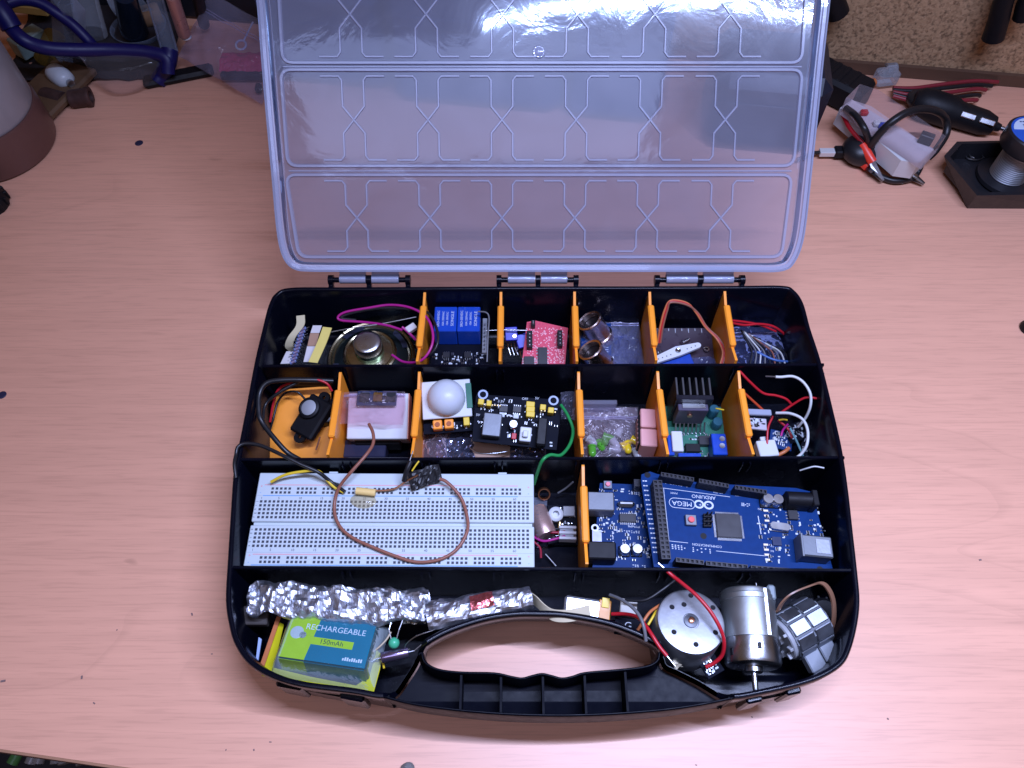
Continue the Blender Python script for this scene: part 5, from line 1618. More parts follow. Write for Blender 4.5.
slab(((258,672),(262,674),(281,618),(277,617)),-13,.8,mat('orange_card',(.50,.16,.06),.4),'orange_edge')
slab(((255,670),(257,671),(262,640),(259,638)),-12,1.0,mat('clear_edge',(.35,.45,.7),.2),'clear_edge')

# --- loose glass diode parts
q = P(395,655,36)
t = thing('reed_switch', 'small purple banded cylinder with bare leads', 'component', at(q.x,q.y,q.z,12))
mb = MB(); mb.lathe([(0,-7),(2.6,-7),(2.8,-6.4),(2.8,6.4),(2.6,7),(0,7)],18,axis='x'); mb.build('body_tube', mat('violet_steel',(.30,.24,.38),.2,.9), t, smooth=40)
for s in (-1,1):
    mb = MB(); mb.tube([(s*7,0,0),(s*10,0,0),(s*14,2*s,1)],.35,6); mb.build('lead', CHROME, t)
q = P(394,643,38)
t = thing('green_bead', 'green round headed capacitor on two thin leads', 'component', at(q.x,q.y,q.z))
mb = MB(); mb.sphere((0,0,0),2.9,16,10); mb.build('bead', mat('mint_green',(.06,.42,.22),.3), t, smooth=70)
for s in (-1,1):
    mb = MB(); mb.tube([(s*1.2,1,1),(s*2.6,6,3),(s*3+2,13,4)],.35,6); mb.build('lead', CHROME, t)
wire([(403,655,36),(406,645,40),(415,637,44),(428,632,46),(440,628,46)], .35, CHROME, 'long bare lead bending from the purple cylinder to the foil packet')
wire([(400,652,37),(410,649,38)], .35, CHROME, 'short bare lead right of purple cylinder')
wire([(368,655,38),(378,648,40),(386,640,40),(391,632,40)], .5, mat('beige_lead',(.45,.36,.24),.4), 'beige lead curving beside battery blister')
wire([(371,662,34),(377,658,33),(382,661,32),(384,668,30)], .6, W_YEL, 'yellow green lead scrap at blister corner')

# --- flat lithium cell with ribbon cable
F = Frame((563,618,36), (602,624,34), (561,594,38))
t = thing('lithium_cell', 'silver flat battery cell with amber tape end', 'battery cell', F)
mb = MB(); mb.box(0,0,-6,F.w,F.h,0,1.2); mb.build('pouch', mat('pouch_silver',(.62,.64,.68),.3,.8), t)
c0 = F.uv(600,600)[0]
mb = MB(); mb.box(c0-.3,-.6,-6.4,c0+6.2,F.h+.5,.3,.5); mb.build('amber_tape', mat('amber_tape',(.60,.24,.02),.25,coat=.3), t)
mb = MB(); mb.box(c0+1,F.h*.7,.31,c0+5,F.h+1.5,1.0,.2); mb.build('yellow_label', W_YEL, t)
mb = MB(); ribbon(mb,[p for p in Pw([(532,593,44),(537,597,48),(544,604,50),(552,609,51),(564,610,52),(577,608,52),(589,605,50)])],(1.0,-5,-4),.25)
o3 = P(532,593,44); mb2 = MB(); mb2.v = [p-o3 for p in mb.v]; mb2.f, mb2.m = mb.f, mb.m
o = mb2.build('ribbon_cable', mat('cream_ribbon',(.66,.58,.40),.45), smooth=60); o.location = o3*S; tag(o,'cream flat ribbon cable bending in front of silver cell','ribbon cable')
wire([(612,614,36),(625,614,40),(637,617,46),(645,625,52),(652,635,54),(659,646,54),(667,656,54)], 1.0, W_RED, 'red cell lead running over the rim of the grip hole', tip='b')
wire([(610,595,40),(620,599,46),(632,607,52),(640,617,55),(644,628,55),(646,641,52)], .9, W_GRY, 'grey cell lead arching over the grip hole rim')
wire([(637,631,40),(643,622,42),(650,612,42),(660,605,40)], .8, W_ORG, 'orange lead behind the grip hole beside the round motor')
wire([(648,625,40),(654,615,40),(658,608,38)], .7, W_YEL, 'yellow lead behind the grip hole beside the round motor')
wire([(625,600,34),(645,600,38),(662,590,40),(675,580,40),(684,573,36)], .9, W_BLK, 'black lead along the partition behind the round motor')
q = P(628,608,26); mb = MB(); mb.box(-4.5,-4,-3,4.5,4,3,.5); o = mb.build('beige_connector', mat('beige_plug',(.42,.40,.36),.5)); o.location = q*S; o.rotation_euler=(0,0,R(-10)); tag(o,'small beige connector behind the red cell lead','connector')
q = P(628,626,32); t = thing('marked_tag', 'small dark tag with white round mark at grip rim', 'tag', at(q.x,q.y,q.z,-8))
mb = MB(); mb.box(-7,-5,-1,7,4,0,.2); mb.build('tag_plate', PCBK, t); lettering('G',5.5,at(0,0,.06),t,INK)

# --- round motor
q = P(691,621,44)
t = thing('round_motor', 'flat round silver motor with holes round its shaft', 'motor', at(q.x,q.y,q.z,0,-9,3))
GALV = mat('galvanised',(.44,.46,.49),.48,1.0,var=.12,nscale=120,bump=.12,bscale=300)
mb = MB(); mb.lathe([(17.2,-24),(17.6,-23),(17.6,-1.2),(17.0,-.3),(16,0),(4.2,0),(4.0,-.5),(0,-.5)],56); mb.build('can', GALV, t, smooth=35)
mb = MB(); mb.lathe([(3.6,-.4),(3.6,.5),(2.2,.9),(2.0,.5),(0,.5)],24); mb.build('bearing', DULLM, t, smooth=40)
mb = MB(); mb.lathe([(1.6,.5),(1.6,1.6),(1.2,1.9),(0,1.9)],16); mb.build('shaft', COPPER, t, smooth=40)
for (x,y) in ((672,607),(684,604.5),(690.8,595.5),(713,607.5),(674,632),(715.5,632.5),(696,644.5)):
    d = ray(x,y); M_ = t.matrix_world.copy(); 
    o_ = Vector(q); zz = (M_.to_3x3() @ Vector((0,0,1))).normalized(); tt = (o_-CAM).dot(zz)/d.dot(zz); pt = CAM+d*tt-o_
    lx, ly = pt.dot((M_.to_3x3() @ Vector((1,0,0))).normalized()), pt.dot((M_.to_3x3() @ Vector((0,1,0))).normalized())
    mb = MB(); mb.lathe([(0,.02),(1.25,.02),(1.35,.12),(1.0,.06)],14,(lx,ly,0)); mb.build('screw_hole', DARK, t)
wire([(667,571,48),(674,577,48),(683,584,50),(697,596,52),(710,611,52),(720,628,50),(724,642,46),(722,655,40),(714,663,36),(706,667,34)], 1.05, W_RED, 'red lead crossing the face of the round motor', tip='a', n=10)
F = Frame((674,669,30), (712,660,30), (676,658,32))
t = thing('masking_tape', 'crumpled cream masking tape under the round motor', 'tape', F)
mb = MB(); mb.grid(22,12,crumpled(22,12,lambda u,v:(u*F.w*.95,v*8,2.2*math.sin(math.pi*v)),17,1.1,.3)); mb.build('tape', mat('cream_tape',(.60,.53,.38),.6), t)
q = P(710,664,30); t = thing('mini_board', 'tiny dark board under the red lead at round motor', 'circuit board', at(q.x,q.y,q.z,28,0))
mb = MB(); mb.box(-5,-6,-1,5,8,0,.2); mb.build('board', PCBK, t); smd(t,10,13,22,71,x0=-5,y0=-6)

# --- cylindrical motor, lying
A, B = P(746.5,592,34), P(753.5,667,34)
d = (B-A); L_ = d.length; d.normalize()
m4 = Matrix.Translation(A) @ d.to_track_quat('X','Z').to_matrix().to_4x4()
t = thing('cylinder_motor', 'silver cylindrical motor lying with its shaft to the front', 'motor', m4)
CANM = mat('can_grey',(.48,.51,.51),.46,1.0,var=.08,nscale=60,bump=.06)
mb = MB(); mb.lathe([(0,0),(12.5,0),(13.6,.8),(13.9,2),(13.9,L_*.66)],56,axis='x'); mb.build('can', CANM, t, smooth=35)
mb = MB(); mb.lathe([(13.95,L_*.665),(14.2,L_*.67),(14.2,L_-2),(13.6,L_-.6),(12.4,L_),(4.4,L_),(4.4,L_+2.6),(3.8,L_+3),(0,L_+3)],56,axis='x'); mb.build('end_bell', STEEL, t, smooth=35)
mb = MB(); mb.lathe([(1.5,L_+3),(1.5,L_+11),(1.2,L_+11.6),(0,L_+11.6)],14,axis='x'); mb.build('shaft', CHROME, t, smooth=40)
mb = MB(); mb.box(1.0,5.0,12.8,L_*.655,7.0,13.2,.2); mb.build('seam', CHROME, t)
mb = MB(); mb.lathe([(14.0,3.2),(14.35,3.6),(14.35,L_*.16),(14.0,L_*.165)],56,axis='x',cap=False); mb.build('flux_ring', CANM, t, smooth=35)
for (x,a_) in ((L_*.8,90),(L_*.86,150)):
    mb = MB(); mb.cbox(0,0,14.15,3.6,2.0,.3,.1); o = mb.build('crimp_slot', DARK, t); o.matrix_local = mscaled(Matrix.Translation((x,0,0)) @ Matrix.Rotation(R(a_-90),4,'X'))
mb = MB(); mb.box(-2,8.5,-6,6,12.8,9.6,1.0); mb.build('end_cap', mat('cap_grey',(.20,.24,.26),.4), t)
wire([(756,583,44),(757,590,44)], .4, CHROME, 'thin wire stub behind the cylindrical motor')

# --- faceted metal gear motor with its plug
A, B = P(783,628,34), P(822,612,34)
q = P(801,628,30)
t = thing('faceted_motor', 'faceted bright metal motor with square plates', 'motor', at(q.x,q.y,q.z,27,0,0))
mb = MB(); n8 = 10
pr = [(12.5*math.cos(R(360*i/n8+18)),12.5*math.sin(R(360*i/n8+18))) for i in range(n8)]
mb.add([( -11,y,z) for y,z in pr]+[(11,y,z) for y,z in pr],[tuple(range(n8)),tuple(reversed(range(n8,2*n8)))]+[(i,(i+1)%n8,n8+(i+1)%n8,n8+i) for i in range(n8)])
mb.build('core', DULLM, t)
for i in range(n8):
    a_ = 360*i/n8+36
    for s in (-1,1):
        mb = MB(); mb.box(s*5.4-4.9,-3.4,11.9,s*5.4+4.9,3.4,12.9,.4)
        o = mb.build('face_plate', mat('plate_steel',(.30,.32,.36),.45,1.0,bump=.05), t); o.matrix_local = mscaled(Matrix.Rotation(R(a_),4,'X'))
for s in (-1,):
    mb = MB(); mb.lathe([(10.5,-13.5),(11.2,-13),(11.2,-11)],20,axis='x'); mb.lathe([(2.6,-15),(2.6,-13.4)],12,axis='x'); mb.build('end_disc', GREY, t, smooth=30)
    for kk in range(8):
        mb = MB(); mb.box(-15.2,-.8,7.2,-13.2,.8,10.5,.2); o = mb.build('gear_tooth', GREY, t); o.matrix_local = mscaled(Matrix.Rotation(R(45*kk),4,'X'))
q = P(822,655,32)
t = thing('grey_plug', 'grey plastic plug below the faceted motor', 'plug', at(q.x,q.y,q.z,24,8))
PG = mat('plug_grey',(.20,.22,.25),.4)
mb = MB(); mb.box(-9,-6,-6,0,5.5,0,.6); mb.build('plug_half', PG, t)
mb = MB(); mb.box(.5,-5.4,-6,9,6,.4,.6); mb.build('plug_half', PG, t)
mb = MB(); mb.box(-5.5,-8.4,-6,-1,-6,-1,.4); mb.build('latch', PG, t)
mb = MB(); ribbon(mb,[p for p in Pw([(776,612,40),(781,603,46),(791,594,50),(807,587,50),(820,584,48),(828,592,44),(832,605,38),(832,622,32),(828,634,26),(820,638,22)])],(2.6,1.4,-1.6),.4)
o3 = P(776,612,40); mb2 = MB(); mb2.v = [p-o3 for p in mb.v]; mb2.f, mb2.m = mb.f, mb.m
o = mb2.build('flat_cable', mat('brown_flat',(.24,.12,.07),.4), smooth=60); o.location = o3*S; tag(o,'brown flat cable arching behind the faceted motor','cable')
q = P(822,616,20); t = thing('gearbox', 'black toothed gearbox in the shade behind faceted motor', 'gearbox', at(q.x,q.y,q.z,18))
mb = MB(); mb.lathe([(0,-6),(9,-6),(9,4),(7,6),(0,6)],24); mb.build('housing', DARK, t, smooth=40)
for kk in range(14):
    mb = MB(); mb.box(8.6,-.7,-5,10.4,.7,3,.2); o = mb.build('tooth', DARK, t); o.matrix_local = mscaled(Matrix.Rotation(R(360*kk/14),4,'Z'))
for kk,(x,y) in enumerate(((781,613),(785,612))):
    pass
mb = MB(); mb.cyl((0,0,0),(3,-8,2),1.0); q = P(783,612,36); o = mb.build('bright_pin', CHROME, smooth=40); o.location = q*S; tag(o,'bright pin at foot of the brown flat cable','pin')
# ================================================================== things standing on the bench round the case
# --- milky jar on a brown base (left)
cx, cy, r = -440, 500, 47
t = thing('plastic_jar', 'tall milky plastic jar with dark brown base', 'jar', (cx,cy,0))
mb = MB(); mb.lathe([(r-3,0),(r,2),(r+.6,6),(r+.3,34),(r-.6,36),(0,36)],56); mb.build('base', mat('brown_base',(.12,.055,.045),.35,bump=.1,bscale=80), t, smooth=40)
mb = MB(); mb.lathe([(r-2,36),(r-1.2,38),(r-1.6,150),(r-4,160),(r-10,165)],56,cap=False)
jm = film('milky_jar',(.72,.74,.80),.95,.25,.3,40)
mb.build('body_wall', jm, t, smooth=50)
mb = MB(); mb.lathe([(0,36.5),(r-3,37),(r-3,70),(r-9,76),(0,80)],40); mb.build('contents', mat('pale_granules',(.42,.40,.40),.8,var=.7,nscale=130,bump=.5,bscale=200), t, smooth=50)
mb = MB(); mb.lathe([(0,80.5),(r-4,80),(r-4,150),(0,155)],40); mb.build('inner_bag', mat('pale_liner',(.60,.61,.66),.5,var=.2,nscale=30,bump=.4,bscale=40), t, smooth=50)
mb = MB(); mb.lathe([(0,165),(r-10,165),(r-8,168),(r-8,185),(r-10,187),(0,187)],40); mb.build('cap', WHITE, t, smooth=40)
RD = random.Random(5)
for (x,y) in ((40,141),(48,151),(42,161)):
    pass
# --- blue safety goggles
GB = mat('goggle_blue',(.002,.0025,.075),.45)
o3 = P(90,55,20)
t = thing('safety_goggles', 'blue framed safety goggles with clear lenses', 'goggles', o3)
def rel(pts): return [p-o3 for p in catmull(Pw(pts),8)]
mb = MB(); mb.tube(rel([(1,8,70),(8,24,64),(24,40,56),(46,48,46),(75,50,38),(110,50,32),(145,52,28),(166,58,24),(168,74,14)]),5.2,12,flat=1.1); mb.build('lower_frame', GB, t, smooth=60)
mb = MB(); mb.tube(rel([(0,6,70),(20,0,70),(40,3,66),(58,14,58),(74,26,48),(88,40,38),(94,47,34)]),4.5,12,flat=1.0); mb.build('temple', GB, t, smooth=60)
mb = MB(); mb.tube(rel([(-30,-30,90),(-10,-5,80),(2,12,72),(12,28,62)]),8,12,flat=1.0); mb.build('temple', GB, t, smooth=60)
mb = MB(); mb.tube(rel([(170,50,26),(168,62,20),(163,74,8),(158,82,3)]),7,10,flat=1.0); mb.build('hinge_end', GB, t, smooth=60)
lens = [p-o3 for p in Pw([(82,56,32),(95,80,12),(112,93,6),(135,92,4),(152,82,6),(160,68,14)])]
lt = [p-o3 for p in Pw([(82,54,33),(100,53,32),(118,53,31),(135,54,29),(150,56,27),(163,62,20)])]
mb = MB(); la, lb = catmull(lens,4), catmull(lt,4)
mb.grid(len(la),5,lambda u,v: la[min(len(la)-1,round(u*(len(la)-1)))].lerp(lb[min(len(lb)-1,round(u*(len(lb)-1)))],v)+Vector((0,-6*math.sin(math.pi*v),3*math.sin(math.pi*v))))
mb.build('lens', film('lens_film',(.86,.82,.88),.13,.06,.1,60), t, smooth=70)
# --- jumble behind the goggles
def tubething(name,label,cat,a,b,r,m,r1=None,seg=20,mats=None):
    A,B = P(*a),P(*b); mb = MB(); mb.tube([A-A,(B-A)*.5,B-A],r,seg,r1)
    o = mb.build(name,m,smooth=50); o.location = A*S; return tag(o,label,cat)
q = P(118,42,0); t = thing('clear_cup', 'small clear plastic cup lying behind the goggles', 'cup', at(q.x,q.y+25,16,15,0,70))
mb = MB(); mb.lathe([(0,0),(13,0),(15,30),(15.6,30),(15.6,31),(13.4,.1)],26); mb.build('cup_wall', film('cup_film',(.72,.80,.9),.35,.1,.2,60), t, smooth=50)
q = P(130,40,0); t = thing('clear_tray', 'shallow clear tray with bright edges behind goggles', 'tray', at(q.x+10,q.y+6,2,8))
mb = MB(); mb.lathe([(0,0),(20,0),(24,8),(25,8),(21,-.2),(0,-.2)],28); mb.build('tray_wall', film('tray_film',(.62,.72,.88),.3,.1,.4,60), t, smooth=50)
q = P(152,26,0); t = thing('cork', 'brown bottle cork lying among clear plastic bits', 'cork', at(q.x,q.y,10,25,0,90))
mb = MB(); mb.lathe([(0,-12),(8.5,-12),(9.5,-10),(9.5,10),(8.5,12),(0,12)],22); mb.build('stopper', mat('cork_brown',(.22,.12,.06),.8,var=.4,nscale=220,bump=.6,bscale=250), t, smooth=40)
tubething('copper_tube','pink copper tube standing behind the clear zip bag','tube',(184,34,30),(172,-4,70),5.5,mat('pink_copper',(.48,.25,.22),.3,.4))
tubething('white_nozzle','white tip at foot of the copper tube','nozzle',(187,38,26),(183,29,34),4.2,WHITE,3.2)
tubething('dark_bottle_neck','dark glossy bottle neck behind the clear tray','bottle',(134,30,14),(124,-6,60),12,mat('bottle_dark',(.006,.014,.03),.12),9)
tubething('clear_tube','clear plastic tube standing beside the copper tube','tube',(170,52,20),(155,0,60),7,film('tray_film',(0,0,0)))
tubething('black_stand_arm','black metal arm rising behind the zip bag','arm',(204,24,10),(196,-10,70),5,DARK)
q = P(62,80,8); t = thing('white_capsule','rounded white plastic capsule at edge of the goggles','capsule',at(q.x,q.y,q.z+4,-38,0,0))
mb = MB(); mb.lathe([(0,-13),(5,-12),(8,-8),(8.6,-2),(8.6,4),(7.5,10),(4,13),(0,13.5)],22,axis='x'); mb.build('shell', mat('grey_white',(.52,.56,.60),.35), t, smooth=60)
mb = MB(); mb.lathe([(0,13),(3,13.5),(3,17),(0,17)],12,axis='x'); mb.build('nub', STEEL, t, smooth=40)
q = P(80,98,7); t = thing('pipe_fitting','rusty dark pipe fitting at edge of the bench jumble','pipe fitting',at(q.x,q.y,q.z,12))
RUST = mat('rust',(.09,.05,.045),.6,.5,var=.5,nscale=160,bump=.4)
mb = MB(); mb.lathe([(4,-8),(7,-8),(7.6,-6),(7.6,5),(8.4,6),(8.4,9),(5,9),(5,2),(0,2)],22,axis='x'); mb.build('socket', RUST, t, smooth=40)
q = P(55,98,6); t = thing('pipe_fitting','second rusty fitting, half hidden beside brown jar base','pipe fitting',at(q.x,q.y,q.z,-20))
mb = MB(); mb.lathe([(0,-12),(6,-12),(7,-9),(7,9),(0,9)],18,axis='x'); mb.build('socket', RUST, t, smooth=40)
q = P(46,22,0); t = thing('yellow_cap','yellow plastic cap inside the goggle loop','cap',at(q.x,q.y,16,-30,0,60))
mb = MB(); mb.lathe([(0,-9),(6,-9),(7,-6),(6,9),(4,11),(0,11)],20); mb.build('cap_shell', mat('cap_yellow',(.62,.50,.02),.4), t, smooth=50)
tubething('amber_vial','small amber glass vial under the yellow cap','vial',(45,60,10),(55,36,14),9,film('amber_film',(.55,.36,.08),.5,.1,.2,60))
q = P(35,12,20); mb = MB(); mb.box(-22,-5,0,16,5,8,1); o = mb.build('wooden_strip', mat('ochre',(.35,.22,.06),.6)); o.location = q*S; o.rotation_euler=(0,0,R(-10)); tag(o,'ochre wooden strip above the yellow cap','strip')
tubething('clear_case','clear rectangular sleeve standing inside goggle loop','sleeve',(70,60,8),(68,4,60),13,film('tray_film',(0,0,0)),seg=4)
tubething('clear_bottle','clear plastic bottle lying along the backboard','bottle',(92,34,16),(80,-20,40),13,film('cup_film',(0,0,0)),11)
q = P(34,50,6); mb = MB(); mb.box(-8,-14,0,8,14,16,1); o = mb.build('teal_sleeve', mat('pale_teal',(.22,.30,.28),.4)); o.location = q*S; o.rotation_euler=(0,0,R(-35)); tag(o,'pale teal sleeve between jar and goggles','sleeve')
q = P(40,100,3); mb = MB(); mb.box(-16,-30,0,28,46,7,2); o = mb.build('brown_pouch', mat('umber',(.11,.06,.03),.6,var=.4,nscale=60)); o.location = q*S; o.rotation_euler=(0,0,R(-20)); tag(o,'dull brown pouch under the goggles','pouch')
q = P(180,80,0); mb = MB(); mb.box(-30,-6,0,30,8,7,2.5); o = mb.build('black_bar', DARK); o.location = q*S; o.rotation_euler=(0,0,R(18)); tag(o,'flat black bar lying below the clear zip bag','bar')
q = P(118,14,0); mb = MB(); mb.box(-150,0,0,170,20,34,4); o = mb.build('dark_toolbox', mat('toolbox_dark',(.010,.012,.018),.4)); o.location = q*S; o.rotation_euler=(0,0,R(YAW)); tag(o,'dark long box against backboard behind the goggles','box')
F = Frame((2,84,3), (172,76,3), (22,-6,6))  # dark crumpled sheet added only to darken the bench round the goggles
t = thing('dark_filler', 'dark crumpled rag added to darken the bench under the goggles', 'filler', F)
mb = MB(); mb.grid(40,26,crumpled(0,0,lambda u,v:(u*F.w,v*F.h*(.9+.1*math.sin(9*u)),2),5,4.0,.03)); mb.build('filler_skin', mat('filler_dark',(.022,.017,.020),.85,var=.4,nscale=60,bump=.4), t, smooth=50)
# --- clear zip bag with a red module
F = Frame((178,56,14), (262,104,4), (216,-4,46))
t = zip_bag('zip_bag','large clear zip bag with a red part inside, left of raised lid', F, F.w, F.h, 9, film('large_bag_film',(.74,.72,.92),.24,.1,1.0,45), 9.7, None, True, .72, amp=2.4, nx=30, ny=26)
q = P(248,62,10); mb = MB(); mb.grid(20,12,crumpled(20,12,lambda u,v:(u*46-23,v*26-13,5*math.sin(3.1*v)),6,1.2,.2)); o = mb.build('red_pouch', mat('crimson',(.62,.03,.09),.5,bump=.3)); o.location = q*S; tag(o,'crimson pouch inside the large clear zip bag','pouch')
q = P(243,78,4); mb = MB(); mb.box(-18,-4,0,20,4,6,1); o = mb.build('dark_strip', DARK); o.location = q*S; tag(o,'dark strip under the crimson pouch','strip')
q = P(241,45,26); t = thing('key_ring','pale ring with a stem above the crimson pouch','ring',at(q.x,q.y,q.z,0,20))
mb = MB(); mb.tube([(4.4*math.cos(a*.4),4.4*math.sin(a*.4),0) for a in range(17)],1.0,8); mb.build('ring', mat('grey_white',(0,0,0)), t, smooth=60)
mb = MB(); mb.tube([(2,4,0),(7,14,2),(10,20,3)],.8,6); mb.build('stem', mat('grey_white',(0,0,0)), t, smooth=60)
q = P(259,91,3); mb = MB(); mb.box(-2,-4,0,3,4,6,1); o = mb.build('black_clip', DARK); o.location = q*S; tag(o,'tiny black clip at the left edge of raised lid','clip')
# --- dark cases standing behind the lid, seen through it
NB = mat('navy_case',(.016,.05,.16),.5)
def standing(name,label,cat,pxl,pxr,pyb,dep,h,m,rz=YAW):
    A,B = P(pxl,pyb,0),P(pxr,pyb,0); W_ = (B-A).length
    t = thing(name,label,cat,at(A.x,A.y,0,rz))
    mb = MB(); mb.box(0,0,.2,W_,dep,h,9); mb.build('shell', m, t)
    mb = MB(); mb.box(W_*.1,-1.2,h*.62,W_*.9,.2,h*.7,.4); mb.build('seam_rib', m, t)
    return t
standing('tool_case','navy tool case standing behind the left half of raised lid','case',395,560,104,60,120,NB)
standing('tool_case','second navy case behind the raised lid, right of the first','case',560,655,120,60,105,NB)
standing('battery_charger','black charger block behind the right end of raised lid','charger',700,806,150,70,70,mat('charger_black',(.010,.014,.028),.4))
standing('low_box','low dark box behind the top left of raised lid','box',275,395,84,40,90,NB)

# --- right: charger box with clear cover, clips, plugs
Fb = Frame((898,164,8), (930,163,8), (842,110,8))
def box3(name,pix,z0,z1,m,parent,o3):
    mb = MB(); mb.prism([((P(*p,z1)-o3).x,(P(*p,z1)-o3).y) for p in pix],z0,z1); return mb.build(name,m,parent)
o3 = P(885,130,0)
t = thing('battery_tester','white box with a clear cover lying on black cables','charger',o3)
wp = ((839,106),(850,99),(932,146),(918,162.5),(903,158))
box3('white_base',((840,108),(852,99.5),(934,149),(919,163),(901,160.5)),10,26,WHITE,t,o3)
zc = 42
box3('clear_cover',((846,98),(860,84),(879,90),(946,136),(930,154)),26.5,zc,film('cover_film',(.86,.78,.82),.16,.06,.12,40),t,o3)
for (x,y,c) in ((865,111,W_RED),(883,124,LBLUE),(878,122,WHITE)):
    c3 = P(x,y,30)-o3; mb = MB(); mb.cbox(c3.x,c3.y,26.6,6,5,4,1); mb.build('inner_part',c,t)
c3 = P(926,139,30)-o3; mb = MB(); mb.T = at(c3.x,c3.y,26.6,-30); mb.box(-5,-3,0,5,3,8,.5); mb.build('inner_switch',DGREY,t)
wire([(846,108,30),(856,116,34),(864,128,34),(868,138,26),(872,148,18)],2.6,W_BLK,'black cable running down from the white box corner','cable')
wire([(843,115,22),(849,127,22),(858,138,20),(866,146,18),(872,150,16)],1.7,W_RED,'red cable running to the crocodile clips','cable')
wire([(869,148,18),(880,133,34),(893,121,44),(908,112,48),(924,109,46),(938,112,40),(946,120,30),(946,134,22),(936,150,16),(928,158,10)],3.0,W_BLK,'thick black cable looping over the white box','cable',n=10)
wire([(919,153,24),(922,158,18),(919,170,8),(912,178,5),(895,181,4),(880,176,4),(872,168,4)],2.4,W_BLK,'black cable leaving the end of white box','cable')
wire([(877,150,16),(892,158,14),(906,166,12)],2.2,W_BLK,'black cable leading to the bare crocodile clip','cable')
def croc(a,b,boot,label):
    A,B = P(*a),P(*b); d = B-A; L_ = d.length; d.normalize()
    m4 = Matrix.Translation(A) @ d.to_track_quat('X','Z').to_matrix().to_4x4()
    t = thing('crocodile_clip',label,'clip',m4,'crocodile clips')
    for s in (1,-1):
        mb = MB(); vs=[]
        prof=[(0,2.8,3.6*s+s),(L_*.3,3.4,2.6*s),(L_*.65,2.2,1.6*s),(L_,1.2,.5*s)]
        for x,w_,z in prof: vs += [(x,-w_,z-.4*s),(x,-w_*.6,z+.6*s),(x,w_*.6,z+.6*s),(x,w_,z-.4*s)]
        fs=[]
        for i in range(3):
            for k in range(3): fs.append((i*4+k,i*4+k+1,i*4+5+k,i*4+4+k))
            fs.append((i*4+3,i*4,i*4+4,i*4+7))
        fs += [(0,1,2,3),(15,14,13,12)]
        mb.add(vs,fs); mb.build('jaw',STEEL,t)
    mb = MB(); mb.lathe([(0,-3.8),(1.2,-3.8),(1.2,3.8),(0,3.8)],10,(L_*.42,0,0),'y'); mb.build('pivot',DULLM,t,smooth=40)
    if boot:
        for s in (1,-1):
            mb = MB(); mb.tube([(-13,s*1.2,s*4.6),(-6,0,s*4.6),(3,0,s*3.4)],4.4,10,3.6,flat=.9); mb.build('boot',boot,t,smooth=50)
    return t
croc((868,162,10),(883,181,5),mat('boot_red',(.80,.05,.025),.35),'crocodile clip with red boots beside the usb plug')
croc((903,170,8),(924,184,4),None,'bare steel crocodile clip below the white box')
t = thing('usb_plug','small black plug with bright metal end pointing at the lid','usb plug',P(851,154,6))
o3 = P(851,154,6)
def relb(x,y): p = P(x,y,6)-o3; return p.x,p.y
mb = MB(); x0_,y0_ = relb(835,156); x1_,y1_ = relb(855,149.5); mb.box(x0_,y0_,-3.5,x1_,y1_+1,4,1); mb.build('plug_body',DARK,t)
a_ = relb(820,155); b_ = relb(834.6,150); mb = MB(); mb.box(a_[0],a_[1],-2,b_[0],b_[1],2.2,.2); mb.build('metal_end',mat('plug_silver',(.70,.70,.70),.5,.3),t)
c_ = relb(813,153); mb = MB(); mb.tube([(a_[0],(a_[1]+b_[1])/2,0),(c_[0],(a_[1]+b_[1])/2-.5,0),(c_[0]-14,(a_[1]+b_[1])/2-8,0)],1.5,8); mb.build('cable_stub',W_BLK,t,smooth=50)
q = P(858,156,4); mb = MB(); mb.sphere((0,0,6),15,18,10,.7); o = mb.build('cable_bundle',W_BLK,smooth=60); o.location = q*S; tag(o,'black bundled cable knot under the red crocodile clip','cable bundle')
# black adaptor at the lid's right edge
q = P(832,98,0); t = thing('power_adapter','black power adapter beside right edge of the lid','adapter',at(q.x,q.y,0,-42))
mb = MB(); mb.box(-34,-13,0,26,15,24,3); mb.build('shell',DARK,t)
for kk in range(5):
    mb = MB(); mb.box(-28+kk*9,-10,24,-24+kk*9,12,24.8,.3); mb.build('rib',DARK,t)
# clear connector and red black leads at the wall
q = P(884,86,0); t = thing('clear_connector','clear plastic connector near the backboard','connector',at(q.x,q.y,3,10))
CF = film('frosted_film',(.72,.76,.82),.5,.3,.5,120)
mb = MB(); mb.box(-11,-6,0,8,7,13,2); mb.build('shell',CF,t)
mb = MB(); mb.lathe([(3,0),(5,0),(5,9),(3,9),(3,0)],14,(2,10,6),'x'); mb.build('sleeve',CF,t,smooth=40)
tubething('orange_tip','orange tip left of the clear connector','tip',(866,85,6),(874,82,6),3.5,W_ORG)
DR = mat('dusky_red_wire',(.22,.02,.03),.4)
for kk,(y0_,y1_,m) in enumerate(((88,82,DR),(91,86,W_BLK),(95,90,DR),(99,96,W_BLK),(101,101,DR))):
    nm = ['dusky red lead nearest the backboard','black lead second from the backboard','dusky red lead in the middle of the right bundle','black lead fourth from the backboard','dusky red lead nearest the black plug'][kk]
    wire([(893,88+kk*2,8),(915,y0_,8),(945,y0_-4+kk,9),(975,y1_-1,8),(998-kk*6,y1_,6)],1.7,m,nm,'lead','leads lying along the backboard foot')
